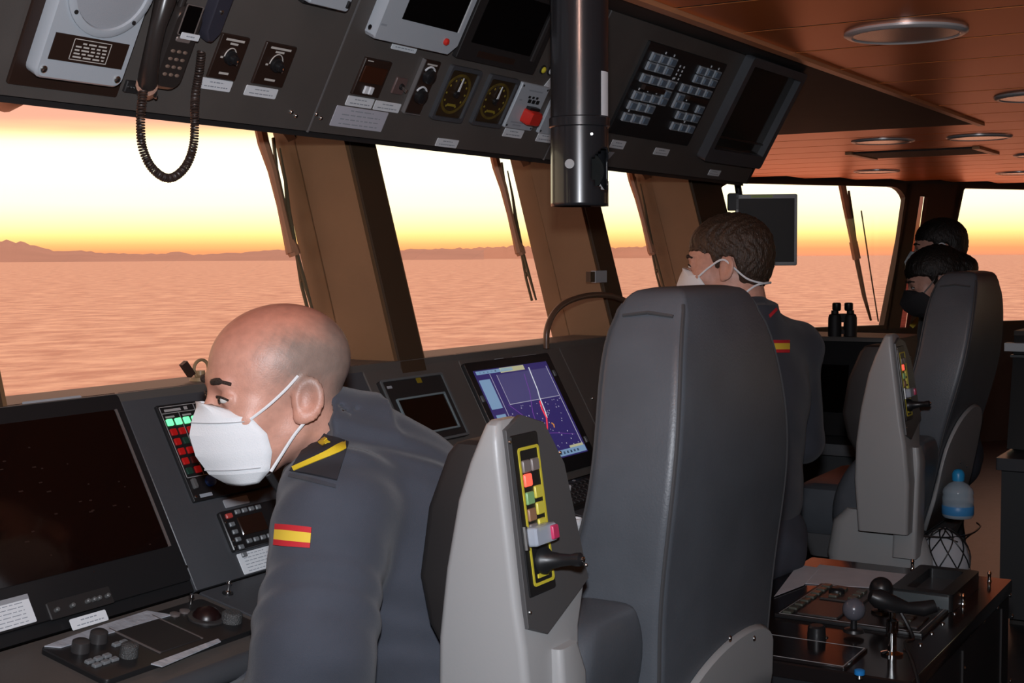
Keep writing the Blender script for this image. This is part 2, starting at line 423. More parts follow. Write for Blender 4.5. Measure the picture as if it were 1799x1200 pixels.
def glass_mat():
    m = bpy.data.materials.new('window_glass'); m.use_nodes = True; t = m.node_tree; t.nodes.clear()
    o = t.nodes.new('ShaderNodeOutputMaterial'); mx = t.nodes.new('ShaderNodeMixShader'); tr = t.nodes.new('ShaderNodeBsdfTransparent'); gl = t.nodes.new('ShaderNodeBsdfGlossy')
    tr.inputs[0].default_value = (.97, .97, .95, 1); gl.inputs['Roughness'].default_value = .01
    lw_ = t.nodes.new('ShaderNodeLayerWeight'); lw_.inputs[0].default_value = .5
    pw_ = t.nodes.new('ShaderNodeMath'); pw_.operation = 'POWER'; pw_.inputs[1].default_value = 5
    ml_ = t.nodes.new('ShaderNodeMath'); ml_.operation = 'MULTIPLY_ADD'; ml_.inputs[1].default_value = .5; ml_.inputs[2].default_value = .02
    t.links.new(lw_.outputs['Facing'], pw_.inputs[0]); t.links.new(pw_.outputs[0], ml_.inputs[0]); t.links.new(ml_.outputs[0], mx.inputs[0]); t.links.new(tr.outputs[0], mx.inputs[1]); t.links.new(gl.outputs[0], mx.inputs[2]); t.links.new(mx.outputs[0], o.inputs[0])
    return m
M_glass = glass_mat()
GF = Frame((0, yout(1.39), 1.39), (1, 0, 0), (0, GL, 1))     # n = ex x ey points outward (-y?) checked below
TOPW = .515
spans = [(.2, 1.17), (1.324, 2.295), (2.406, 3.30), (3.42, 4.09)]
order = [('window_6', 0), ('window_1', 1), ('window_2', 2), ('window_3', 3)]
for nm, i in order:
    a, b = spans[i]
    fr = MB(M_gasket); fr.ring(GF, rrect(a-.03, b+.03, -.09, TOPW+.08, .002), rrect(a-.004, b+.004, -.055, TOPW, .05), -.012, .012)
    w = struct(nm, fr)
    obj('pane', MB(M_glass).box(GF, a, b, -.07, TOPW+.02, .004, .008), w, smooth=False)

RW = Frame((0, -2.55, 0), (-1, 0, 0), (0, 0, 1))
for i in range(2):  # unseen, added to bring warm light to ceiling and chair backs
    a, b = -REAR[i+1]+.06, -REAR[i]-.06
    w = struct('window_%d' % (8+i), MB(M_gasket).ring(RW, rrect(a, b, .95, 2.08, .002), rrect(a+.03, b-.03, .98, 2.05, .05), -.02, .02)); obj('pane', MB(M_glass).box(RW, a+.005, b-.005, .955, 2.075, -.003, .003), w, smooth=False)
# far facade: sill wall, windows, leaning corner pillar
fw = MB(M_dark); fw.box(FAC, SL, SR, 0, 1.0, -.12, 0); fw.box(FAC, SL, SR, ZC-.015, ZC+.1, -.12, 0); struct('wall_far', fw)
fa = lambda u, v: FAC.px(u, v)
tL, tR, bL, bR = fa(1592, 322)[0], fa(1690, 322)[0], fa(1556, 575)[0], fa(1640, 575)[0]
z0, z1 = 1.0, ZC-.014
q = [fa(1578, 584), fa(1595, 584), fa(1629, 345), fa(1615, 345)]
def xat(p0, p1, z): return p0[0]+(p1[0]-p0[0])*(z-p0[1])/(p1[1]-p0[1])
def slab4(m, pts): return m.add([FAC.pt(a, b, h) for h in (-.035, .012) for a, b in pts], [(3, 2, 1, 0), (4, 5, 6, 7), (0, 1, 5, 4), (1, 2, 6, 5), (2, 3, 7, 6), (3, 0, 4, 7)])
le = lambda z: xat((bL, z0), (tL, z1), z); re_ = lambda z: xat((bR, z0), (tR, z1), z); s0_ = lambda z: xat(q[0], q[3], z); s1_ = lambda z: xat(q[1], q[2], z)
zs_ = q[3][1]
pm = MB(M_gasket); slab4(pm, [(le(z0), z0), (s0_(z0), z0), (s0_(zs_), zs_), (le(zs_), zs_)]); slab4(pm, [(s1_(z0), z0), (re_(z0), z0), (re_(zs_), zs_), (s1_(zs_), zs_)]); slab4(pm, [(le(zs_), zs_), (re_(zs_), zs_), (re_(z1), z1), (le(z1), z1)])
fp = struct('corner_pillar', pm, smooth=False)
def tinted():
    m = bpy.data.materials.new('lit_reveal_pane'); m.use_nodes = True; t = m.node_tree; t.nodes.clear()
    o = t.nodes.new('ShaderNodeOutputMaterial'); tr = t.nodes.new('ShaderNodeBsdfTransparent'); tr.inputs[0].default_value = (.15, .06, .06, 1); t.links.new(tr.outputs[0], o.inputs[0]); return m
tin = MB(tinted()); tin.add([FAC.pt(a, b, -.04) for a, b in [(s0_(z0), z0), (s1_(z0), z0), (s1_(zs_), zs_), (s0_(zs_), zs_)]], [(0, 1, 2, 3)])  # added pane, its dim pink tint imitates a reveal lit by the sky
obj('slit_pane', tin, fp, label='narrow tinted pane added for a sky-lit reveal')
def quad_window(name, o4, i4):
    m = MB(M_gasket); m.ring(FAC, o4, i4, -.05, .012); w = struct(name, m)
    obj('pane', MB(M_glass).poly(FAC, o4, -.03, -.025), w, smooth=False)
wl = fa(1255, 312)[0]
def tq(aL0, aR0, aL1, aR1, b0, b1, r=.1, k=5):
    """outline with rounded upper corners; left/right edges may lean"""
    pts = [(aL0, b0), (aR0, b0)]
    for i in range(k+1):
        t = math.radians(90*i/k); pts.append((aR1-r+r*math.cos(t), b1-r+r*math.sin(t)))
    for i in range(k+1):
        t = math.radians(90+90*i/k); pts.append((aL1+r+r*math.cos(t), b1-r+r*math.sin(t)))
    return pts
quad_window('window_4', tq(wl-.05, bL+.02, wl-.05, tL+.06, z0, z1, .002), tq(wl, bL-.03, wl, tL-.0, z0+.03, z1-.03, .16))
wr = fa(1885, 322)[0]
quad_window('window_5', tq(bR-.02, wr+.05, tR-.06, wr+.05, z0, z1, .002), tq(bR+.02, wr, tR+.01, wr, z0+.03, z1-.03, .03))
# the facade outside the picture goes on the same way
for a0, a1, nm in ((wr+.25, SR-.1, 'window_7'),):
    quad_window(nm, tq(a0-.05, a1+.05, a0-.05, a1+.05, z0, z1, .002), tq(a0, a1, a0, a1, z0+.03, z1-.03, .1))
pm2 = MB(M_gasket); pm2.box(FAC, SL, wl-.03, z0, z1, -.1, .02); struct('window_pillar', pm2)
pm2 = MB(M_gasket); pm2.box(FAC, wr+.03, wr+.22, z0, z1, -.1, .02); struct('window_pillar', pm2)

# ------------------------------------------------------------------ wipers outside the glass
M_wip = mat('wiper_brown', (.30, .15, .09), .5); M_wipd = mat('wiper_dark', (.06, .045, .02), .6)
hw = -.03
A1 = [GF.px(u, v, hw) for u, v in [(455, 215), (463, 252), (479, 300), (493, 360), (503, 405), (512, 445)]]
B1 = [GF.px(u, v, hw) for u, v in [(486, 240), (492, 295), (505, 355), (522, 410), (536, 500), (549, 550)]]
B2 = [GF.px(u, v, hw) for u, v in [(488, 262), (498, 320), (503, 372), (516, 440), (530, 492), (547, 552)]]
HB = GF.px(513, 436, hw); CR = [(GF.px(500, 368, hw), GF.px(512, 382, hw)), (GF.px(531, 490, hw), GF.px(537, 494, hw))]
s1 = A1[0][0]
for (u, v), lab in (((455, 215), 'pantograph wiper outside the window nearest the telephone cord'), ((867, 268), 'pantograph wiper outside the window under the two round gauges'), ((1106, 298), 'pantograph wiper outside the narrow window left of the dark-haired man')):
    ds = GF.px(u, v, hw)[0]-s1
    P = lambda q, h=hw: GF.pt(q[0]+ds, q[1], h)
    w = thing('windscreen_wiper', lab, 'wiper', P(B1[-1]), 'wipers on the front windows')
    obj('arm', MB(M_wip).tube([P(q) for q in A1], [.013, .013, .011, .009, .010, .012], 8), w)
    obj('joint', MB(M_wip).tube([P((HB[0]-.004, HB[1]+.016)), P(HB), P((HB[0]+.005, HB[1]-.016))], [.012, .015, .013], 8), w)
    obj('pantograph_rod', MB(M_wipd).tube([P(q, hw-.01) for q in B1], .0042, 6), w)
    b = obj('blade', MB(M_wipd).tube([P(q, hw+.006) for q in B2], [.002, .004, .006, .005, .005, .003], 6), w)
    for (p, q) in CR: obj('bracket', MB(M_wipd).tube([P(p), P(q, hw-.01)], .0045, 6), b)
fa2 = lambda u, v, h=-.1: FAC.pt(*FAC.px(u, v, h), h)
w = thing('windscreen_wiper', 'long wiper outside the far window above the binoculars', 'wiper', fa2(1545, 575), 'wipers on the far windows')
obj('arm', MB(M_wip).tube([fa2(1478, 318), fa2(1487, 365), fa2(1500, 430)], [.032, .03, .026], 8), w)
obj('joint', MB(M_wip).tube([fa2(1499, 425), fa2(1505, 455)], .035, 8), w)
obj('blade', MB(M_wipd).tube([fa2(1491, 335), fa2(1497, 390), fa2(1504, 450), (fa2(1518, 520)), fa2(1530, 563)], [.01, .02, .022, .018, .01], 6), w)
obj('pantograph_rod', MB(M_wipd).tube([fa2(1513, 370), fa2(1528, 470), fa2(1543, 565)], .006, 6), w)
mh = MB(mat('wiper_motor_haze', (.55, .42, .38), .5)); c_ = GF.px(22, 165, -.05)
mh.lathe(Frame(GF.pt(c_[0], c_[1]+.01, -.09), (1, 0, 0), (0, GL, 1)), 0, 0, [(.028, 0), (.034, .01), (.034, .05), (.026, .06)], 20)
tag(obj('wiper_motor', mh), 'pale round wiper motor housing at top of leftmost window', 'motor')

# ------------------------------------------------------------------ overhead console
OA = math.radians(61.3)
OH = Frame((0, 1.70, 1.843), (1, 0, 0), (0, -math.cos(OA), math.sin(OA)))
TT = (ZC-.006-1.843)/math.sin(OA)
oh = thing('overhead_console', 'long dark grey overhead instrument console sloping above the front windows', 'console', OH.pt(2.2, 0))
SEC = [(-1.55, .93), (.93, 2.05), (2.05, 2.965), (2.965, 4.33)]
for a, b in SEC: obj('front_panel', MB(M_panel).rbox(OH, a+.002, b-.002, .002, TT, -.012, 0, .002, .0012, 1), oh)
obj('seam_strip', MB(mat('seam_metal', (.25, .24, .24), .35, metal=.5)).box(OH, 2.0485, 2.0515, .0, TT, -.004, .0012), oh)
obj('seam_strip', MB(MATS['seam_metal']).box(OH, 2.9635, 2.9665, .0, TT, -.004, .0012), oh)
ub = MB(M_blackm); y0, z0_ = 1.70, 1.843
ub.add([(-1.55, 1.712, 1.836), (XE-.02, 1.712, 1.836), (XE-.02, 1.94, 1.875), (-1.55, 1.94, 1.875), (-1.55, 1.712, 1.85), (XE-.02, 1.712, 1.85), (XE-.02, 1.94, 1.89), (-1.55, 1.94, 1.89)],
       [(3, 2, 1, 0), (4, 5, 6, 7), (0, 1, 5, 4), (1, 2, 6, 5), (2, 3, 7, 6), (3, 0, 4, 7)])
obj('underside', ub, oh)
ec = MB(M_blackm); pts = [OH.pt(4.33, 0, 0), OH.pt(4.33, TT, 0), V((4.33, 1.93, ZC-.006)), V((4.33, 1.93, 1.86))]
ec.add(pts + [p+V((.02, 0, 0)) for p in pts], [(0, 1, 2, 3), (7, 6, 5, 4), (0, 4, 5, 1), (1, 5, 6, 2), (2, 6, 7, 3), (3, 7, 4, 0)])
obj('end_cap', ec, oh)
scr = MB(M_steel).lathe(local(OH), 0, 0, [(.0045, 0), (.0045, .002), (.003, .004)], 10)
copies('fastener', scr, OH, [(*OH.px(u, v), 0) for u, v in [(511, 196), (519, 203), (555, 200), (563, 207)]], oh)

def label(F, pix, parent, m=None, lines=2, h=.0006, th=.0012, name='label_plate', ink=None):
    """a stuck-on label: white card with unreadable rows of small print"""
    a0, a1, b0, b1 = F.rect(*pix)
    o = obj(name, MB(m or M_white).rbox(F, a0, a1, b0, b1, h, h+th, .0015, .0003, 1), parent)
    w, hh = a1-a0, b1-b0; k = MB(ink or M_ink)
    for i in range(lines):
        yy = b1-hh*(i+.75)/(lines+.5); x = a0+w*(.14 if i else .28); e = a1-w*(.12 if i else .28)
        while x < e:
            L = min(random.uniform(.05, .16)*w, e-x); k.box(F, x, x+L, yy-hh*.10/lines, yy+hh*.10/lines, h+th, h+th+.0002); x += L+.025*w
    obj('print', k, o, smooth=False)
    return o
# labels whose instrument is part of the console itself
for pix in [[(352, 154), (402, 162), (409, 143), (350, 134)], [(428, 165), (481, 175), (489, 157), (432, 148)], [(686, 84), (728, 95), (735, 79), (692, 68)],
            [(605, 184), (652, 191), (657, 173), (611, 168)], [(653, 191), (699, 199), (704, 182), (661, 176)], [(882, 238), (914, 244), (921, 229), (887, 224)],
            [(940, 247), (968, 252), (972, 236), (946, 232)], [(763, 256), (800, 260), (806, 247), (769, 241)], [(1070, 259), (1094, 262), (1100, 248), (1076, 245)],
            [(1147, 271), (1172, 274), (1176, 262), (1151, 259)], [(1243, 307), (1262, 310), (1266, 300), (1247, 297)]]:
    label(OH, pix, oh)
label(OH, [(578, 219), (668, 232), (682, 198), (592, 184)], oh, mat('grey_card', (.5, .5, .56), .5), 4)

# loudspeaker
a0, a1, b0, b1 = OH.rect((38, 118), (236, -8)); a1 = OH.px(190, 143)[0]; b0 = OH.px(110, 131)[1]; b1 = b0+.245
sp = thing('intercom_speaker', 'light grey intercom loudspeaker with round grille at far left of overhead console', 'speaker', OH.pt((a0+a1)/2, b0))
pa = OH.px(12, 140); obj('backing_plate', MB(M_plate).rbox(OH, a0-.02, a1+.022, b0-.024, b1+.01, .0005, .006, .003), sp)
obj('housing', MB(M_lgrey).rbox(OH, a0, a1, b0, b1, .006, .030, .014, .004, 4), sp)
cx, cy = (a0+a1)/2+.004, b0+.158
obj('grille_ring', MB(M_lgrey).lathe(OH, cx, cy, [(.080, .0295), (.080, .034), (.075, .036), (.068, .036), (.066, .031)], 40), sp)
obj('grille', MB(M_lgrey2).lathe(OH, cx, cy, [(.066, .030), (.066, .0325), (.03, .0345), (.0, .035)], 36), sp)
obj('nameplate', MB(M_plate).box(OH, a0+.014, a1-.012, b0+.032, b0+.074, .030, .0312), sp, label='dark brown nameplate with tiny white print')
k = MB(M_mark); na, nb = a0+.05, a0+.122; t0 = b0+.036; t1 = b0+.070
for r_ in ((na, nb, t0, t0+.0012), (na, nb, t1-.0012, t1), (na, na+.0012, t0, t1), (nb-.0012, nb, t0, t1)): k.box(OH, *r_, .0312, .0315)
for i in range(5):
    x = na+.006+(.012 if i == 0 else 0)
    while x < nb-.01:
        L = random.uniform(.006, .016); k.box(OH, x, min(x+L, nb-.006), t1-.008-i*.0055, t1-.0055-i*.0055, .0312, .0315); x += L+.004
obj('nameplate_print', k, sp, smooth=False)
sm = MB(M_steel).lathe(local(OH), 0, 0, [(.006, 0), (.006, .002), (.004, .0035)], 12)
copies('screw', sm, OH, [(a0+.013, b0+.015, .030), (a1-.013, b0+.015, .030), (a0+.013, b1-.015, .030), (a1-.013, b1-.015, .030)], sp)
sm = MB(M_blackm).lathe(local(OH), 0, 0, [(.0035, 0), (.0035, .0015)], 10)
copies('grille_screw', sm, OH, [(cx+.073*math.cos(math.radians(t)), cy+.073*math.sin(math.radians(t)), .036) for t in (-140, -40, 40, 140)], sp)

# telephone handset with coiled cord, cordless phone, holder
M_phone = mat('phone_plastic', (.030, .024, .022), .3)
F = OH
hs = thing('telephone_handset', 'black telephone handset with coiled cord hanging on overhead console', 'telephone', OH.pt(*OH.px(262, 160)))
pt = lambda u, v, h: OH.pt(*OH.px(u, v, h), h)
obj('cradle', MB(M_phone).rbox(OH, *OH.rect((240, 150), (290, 60)), .0, .010, .006), hs)
obj('handle', MB(M_phone).tube([pt(259, 150, .022), pt(261, 130, .034), pt(267, 90, .040), pt(277, 45, .040), pt(288, 8, .034), pt(296, -25, .024)], [.017, .016, .013, .013, .016, .019], 12), hs)
obj('mouthpiece', MB(M_phone).tube([pt(257, 158, .010), pt(258, 150, .030)], [.0175, .0175], 14), hs)
obj('earpiece', MB(M_phone).tube([pt(296, -25, .008), pt(295, -22, .03)], [.021, .019], 14), hs)
obj('connector', MB(M_steel).rbox(OH, *OH.rect((249, 158), (254, 150)), .03, .036, .001), hs)
# cord: a coil along a hanging U
yc = 1.672
def yc_pt(u, v): return atY(u, v, yc)
U = [(252, 160), (248, 190), (247, 225), (250, 258), (262, 288), (280, 307), (298, 313), (316, 304), (331, 284), (340, 255), (342, 222), (342, 190), (344, 160), (350, 130), (352, 100)]
Pp = [atY(u, v, 1.645+ (.0 if v > 165 else -.0)) for u, v in U[:-3]] + [pt(344, 160, .02), pt(350, 125, .015), pt(354, 90, .012)]
def smooth_path(P, n):
    P = [V(p) for p in P]; res = []; m = len(P)
    for i in range(m-1):
        p0, p1, p2, p3 = P[max(i-1, 0)], P[i], P[i+1], P[min(i+2, m-1)]
        for k in range(n):
            t = k/n; res.append(.5*((2*p1)+(p2-p0)*t+(2*p0-5*p1+4*p2-p3)*t*t+(3*p1-p0-3*p2+p3)*t**3))
    return res + [P[-1]]
path = smooth_path(Pp, 24); coil = []; ph = 0
for i in range(len(path)-1):
    d = (path[i+1]-path[i]); L = d.length; d.normalize(); x = d.cross(V((0, 1, .1))).normalized(); y = d.cross(x); st = 10
    for j in range(st):
        q = path[i].lerp(path[i+1], j/st); ph += (L/st)/.0046*2*math.pi
        coil.append(q + x*math.cos(ph)*.0058 + y*math.sin(ph)*.0058)
# resample the coil evenly in phase
obj('coiled_cord', MB(mat('cord_rubber', (.035, .022, .018), .45)).tube(coil[::1], .0019, 5), hs)

cp = thing('cordless_phone', 'slim black keypad telephone with white tag beside the coiled cord handset', 'telephone', OH.pt(*OH.px(305, 150)))
a0, a1, b0, b1 = OH.rect((277, 152), (347, 10)); a0 -= .038; a1 = a0+.060; b0 += .004
obj('body', MB(M_phone).rbox(OH, a0, a1, b0, b1, .0, .026, .018, .006, 4), cp)
obj('screen', MB(M_glassblk).rbox(OH, a0+.014, a1-.012, b0+.098, b0+.148, .026, .027, .003), cp)
obj('screen_frame', MB(mat('phone_bezel', (.16, .13, .12), .3)).ring(OH, rrect(a0+.0125, a1-.0105, b0+.0965, b0+.1495, .003), rrect(a0+.014, a1-.012, b0+.098, b0+.148, .002), .026, .0275), cp)
label(OH, [(297, 55), (329, 61), (332, 50), (300, 44)], cp, h=.0272, lines=1, name='name_tag')
key = MB(mat('phone_key', (.20, .14, .11), .3)).lathe(local(OH), 0, 0, [(.0045, 0), (.0045, .001), (.003, .0022)], 10, sx=1.1, sy=.7)
copies('key', key, OH, [(a0+.017+.0135*i, b0+.028+.0135*j, .0258) for j in range(4) for i in range(3)], cp)
obj('soft_keys', MB(MATS['phone_bezel']).rbox(OH, a0+.014, a1-.014, b0+.085, b0+.094, .0258, .0275, .003), cp)
obj('red_lamp', MB(M_red).lathe(OH, a1-.012, b0+.178, [(.005, .0255), (.005, .028), (.002, .030)], 12), cp, label='small red lamp')
obj('antenna', MB(M_phone).tube([OH.pt(a0+.012, b1-.01, .014), OH.pt(a0+.012, b1+.06, .014)], .006, 10), cp)
M_holder = mat('dark_blue_holder', (.030, .029, .042), .5)
hd = thing('phone_holder', 'dark blue bracket block above the left rotary switch plate', 'holder', OH.pt(*OH.px(375, 68)))
a0, a1, b0, b1 = OH.rect((342, 64), (392, 0))
obj('body', MB(M_holder).poly(OH, [(a0+.012, b0), (a1-.012, b0), (a1, b0+.016), (a1, b1+.03), (a0, b1+.03), (a0, b0+.016)], .0, .022, .004), hd)
obj('screw', MB(M_steel).lathe(OH, (a0+a1)/2, b0+.055, [(.004, .022), (.004, .0235), (.002, .025)], 10), hd)
cs = thing('connector_strip', 'small strip of bright pins left of the handset mouthpiece', 'connector', OH.pt(*OH.px(228, 155)))
a0, a1, b0, b1 = OH.rect((214, 160), (246, 143)); obj('body', MB(M_blackm).rbox(OH, a0, a1, b0, b1, 0, .006, .002), cs)
copies('pin', MB(M_steel).lathe(local(OH), 0, 0, [(.0018, 0), (.001, .003)], 8), OH, [(a0+.005+.006*i, (b0+b1)/2, .006) for i in range(4)], cs)

# two rotary switches
def rotary(pix, lab):
    a0, a1, b0, b1 = OH.rect(*pix); w, h = a1-a0, b1-b0
    t = thing('rotary_switch', lab, 'switch', OH.pt((a0+a1)/2, b0), 'rotary switches on the overhead console')
    obj('plate', MB(M_plate).rbox(OH, a0, a1, b0, b1, .0004, .005, .002), t)
    cx, cy = (a0+a1)/2, b0+h*.52; k = MB(M_mark)
    pts = [(cx+w*.2*math.cos(math.radians(q)), cy+w*.24*math.sin(math.radians(q))) for q in range(0, 181, 12)]
    obj('dial_arc', MB(M_mark).tube([OH.pt(x, y, .0056) for x, y in pts], .0011, 6), t)
    for r_ in [(x-.003, x+.003, cy-.004, cy-.0005) for x in (cx-w*.27, cx+w*.25)]: obj('dial_mark', MB(M_mark).box(OH, *r_, .005, .0054), t, smooth=False)
    for r_ in ((cx-w*.33, cx+w*.33, b1-h*.13, b1-h*.08), (cx-w*.14, cx+w*.14, b1-h*.21, b1-h*.165), (cx-w*.17, cx+w*.17, b0+h*.12, b0+h*.17)): obj('caption', MB(M_mark).box(OH, *r_, .005, .0053), t, smooth=False)
    kb = obj('knob', MB(M_black).lathe(OH, cx, cy, [(.013, .005), (.0125, .012), (.008, .013), (.0075, .022), (.005, .023)], 20), t)
    obj('pointer', MB(M_chrome).tube([OH.pt(cx+.002, cy, .0235), OH.pt(cx+.013, cy-.010, .0145)], .0016, 6), kb)
rotary([(355, 132), (406, 142), (441, 65), (395, 59)], 'brown rotary switch plate next to the cordless phone')
rotary([(440, 146), (494, 152), (519, 82), (466, 71)], 'brown rotary switch plate nearest the console seam')

gb = thing('grey_wall_box', 'pale grey box cut off by the top picture edge beside console seam', 'box', OH.pt(*OH.px(555, 8)))
a0, a1, b0, b1 = OH.rect((520, -4), (583, 12)); a1 = OH.px(590, 13)[0]; b0 = OH.px(585, 10)[1]
obj('housing', MB(M_lgrey).rbox(OH, a1-.11, a1, b0, b0+.08, .012, .03, .006, .003), gb)
obj('backing', MB(M_black).rbox(OH, a1-.105, a1-.008, b0-.006, b0+.08, 0, .012, .002), gb)
obj('latch', MB(M_black).rbox(OH, a1-.012, a1-.006, b0+.008, b0+.022, .03, .034, .001), gb)

# grey display unit
a0, a1, b0, b1 = OH.rect((640, 55), (782, 89)); b0 = (OH.px(645, 58)[1]+OH.px(760, 87)[1])/2; b1 = b0+.20
du = thing('display_unit', 'light grey framed display unit with dark screen and red lamp on overhead console', 'display', OH.pt((a0+a1)/2, b0))
obj('housing', MB(M_lgrey).poly(OH, [(a0+.006, b0), (a1-.022, b0), (a1, b0+.022), (a1, b1), (a0, b1), (a0, b0+.006)], .0, .026, .003), du)
sl = OH.px(689, 24); sb = OH.px(787, 48)
obj('screen', MB(M_glassblk).rbox(OH, sl[0], sb[0], (sl[1]+sb[1])/2, b1-.02, .0255, .027, .001, .0004), du)
obj('screen_lip', MB(mat('bright_edge', (.6, .62, .64), .3)).box(OH, sb[0], sb[0]+.004, (sl[1]+sb[1])/2, b1-.02, .0255, .0285), du)
rl = OH.px(783, 73, .026); obj('red_lamp', MB(M_red).lathe(OH, rl[0], rl[1], [(.0075, .026), (.0075, .030), (.004, .033)], 16), du, label='round red lamp')
rl = OH.px(648, 50, .026); obj('screw', MB(M_black).lathe(OH, rl[0], rl[1]+.004, [(.0045, .026), (.0045, .0275)], 12), du)
rl = OH.px(672, 43, .026); obj('logo', MB(M_ink).rbox(OH, rl[0]-.004, rl[0]+.014, rl[1]-.002, rl[1]+.002, .026, .0262, .001, 0), du)

# small module, toggle, double knob strip
md = thing('counter_module', 'small brown glazed module with two white push buttons', 'instrument', OH.pt(*OH.px(638, 167)))
a0, a1, b0, b1 = OH.rect((615, 164), (661, 171), (687, 107), (639, 100)); h = b1-b0
obj('plate', MB(M_plate).rbox(OH, a0, a1, b0, b1, .0004, .006, .002), md)
obj('window_glass', MB(mat('red_brown_glass', (.05, .016, .008), .2)).rbox(OH, a0+.006, a1-.006, b0+h*.36, b0+h*.8, .006, .0075, .002), md)
copies('button', MB(M_white).rbox(local(OH), -.006, .006, -.008, .008, 0, .004, .001), OH, [((a0+a1)/2-.008, b0+h*.18, .006), ((a0+a1)/2+.008, b0+h*.18, .006)], md)
obj('print', MB(M_mark).box(OH, a0+.008, a0+.026, b1-h*.08, b1-h*.05, .006, .0062), md)
tg = thing('toggle_switch', 'small pinkish toggle switch between brown module and knob strip', 'switch', OH.pt(*OH.px(700, 168)))
a0, a1, b0, b1 = OH.rect((685, 163), (716, 138)); obj('plate', MB(mat('pink_brown_plate', (.12, .075, .07), .4)).rbox(OH, a0, a1, b0, b1, .0004, .004, .002), tg)
obj('lever', MB(M_steel).tube([OH.pt((a0+a1)/2+.004, (b0+b1)/2, .004), OH.pt((a0+a1)/2+.008, (b0+b1)/2-.004, .018)], [.003, .0045], 8), tg)
obj('collar', MB(M_black).lathe(OH, (a0+a1)/2+.004, (b0+b1)/2, [(.007, .004), (.006, .008)], 12), tg)
dk = thing('dimmer_panel', 'narrow black strip with two dimmer knobs left of the round gauges', 'switch', OH.pt(*OH.px(720, 196)))
a0, a1, b0, b1 = OH.rect((710, 195), (735, 200), (771, 108), (741, 101)); h = b1-b0; w = a1-a0
obj('plate', MB(M_plate).rbox(OH, a0, a1, b0, b1, .0004, .006, .002), dk)
obj('rail', MB(MATS['seam_metal']).box(OH, a0-.003, a0, b0, b1, 0, .009), dk); obj('rail', MB(MATS['seam_metal']).box(OH, a0, a1, b0-.002, b0, 0, .008), dk)
for f in (.72, .34):
    kb = obj('knob', MB(M_black).lathe(OH, (a0+a1)/2, b0+h*f, [(.016, .006), (.015, .018), (.012, .02)], 20), dk)
    obj('dial_arc', MB(M_white).tube([OH.pt((a0+a1)/2+.02*math.cos(math.radians(q)), b0+h*f+.02*math.sin(math.radians(q)), .0075) for q in range(30, 151, 15)], .0022, 6), dk)
obj('print', MB(M_mark).box(OH, a0+.012, a1-.01, b1-h*.09, b1-h*.06, .006, .0063), dk)

# two round gauges
M_gface = mat('gauge_face', (.030, .017, .007), .4); M_gring = mat('gauge_olive_ring', (.11, .075, .012), .4, var=.4, vscale=40); M_gtick = mat('gauge_yellow_tick', (.26, .20, .02), .5)
def gauge(pix, lab):
    a0, a1, b0, b1 = OH.rect(*pix); w, h = a1-a0, b1-b0; cx, cy = (a0+a1)/2, (b0+b1)/2
    t = thing('round_gauge', lab, 'gauge', OH.pt(cx, b0), 'round gauges on the overhead console')
    obj('bezel', MB(M_panel2).ring(OH, rrect(a0, a1, b0, b1, .006), rrect(a0+.007, a1-.007, b0+.009, b1-.009, .006), 0, .010), t)
    obj('face', MB(M_gface).box(OH, a0+.008, a1-.008, b0+.008, b1-.008, .001, .004), t)
    R = w/2-.010; sy = (h/2-.016)/R
    k = MB(M_gring); n = 40
    k.ring(OH, [(cx+R*math.cos(2*math.pi*i/n), cy+R*sy*math.sin(2*math.pi*i/n)) for i in range(n)], [(cx+R*.86*math.cos(2*math.pi*i/n), cy+R*.86*sy*math.sin(2*math.pi*i/n)) for i in range(n)], .004, .0048)
    obj('scale_ring', k, t)
    k = MB(M_gtick)
    for i in range(11):
        q = math.radians(-60+30*i); x, y = cx+R*.72*math.cos(q), cy+R*.72*sy*math.sin(q)
        k.lathe(OH, x, y, [(R*.055, .004), (R*.05, .0047)], 8)
    k.box(OH, cx-R*.32, cx+R*.32, cy-R*sy*.62, cy-R*sy*.5, .004, .0046)
    obj('scale_marks', k, t)
    obj('needle', MB(M_white).add([OH.pt(cx-.0035, cy+.004, .0075), OH.pt(cx+.0035, cy+.004, .0075), OH.pt(cx+.0012, cy+R*.84*sy, .0075), OH.pt(cx-.0012, cy+R*.84*sy, .0075),
        OH.pt(cx-.0035, cy+.004, .009), OH.pt(cx+.0035, cy+.004, .009), OH.pt(cx+.0012, cy+R*.84*sy, .009), OH.pt(cx-.0012, cy+R*.84*sy, .009)],
        [(3, 2, 1, 0), (4, 5, 6, 7), (0, 1, 5, 4), (1, 2, 6, 5), (2, 3, 7, 6), (3, 0, 4, 7)]), t)
    obj('hub', MB(M_black).lathe(OH, cx, cy, [(.008, .004), (.008, .010), (.004, .011)], 14), t)
gauge([(758, 207), (806, 214), (843, 122), (785, 111)], 'round olive-faced gauge with white needle, left one of the pair')
gauge([(828, 217), (875, 223), (909, 138), (854, 127)], 'round olive-faced gauge with white needle, next to the red guarded panel')

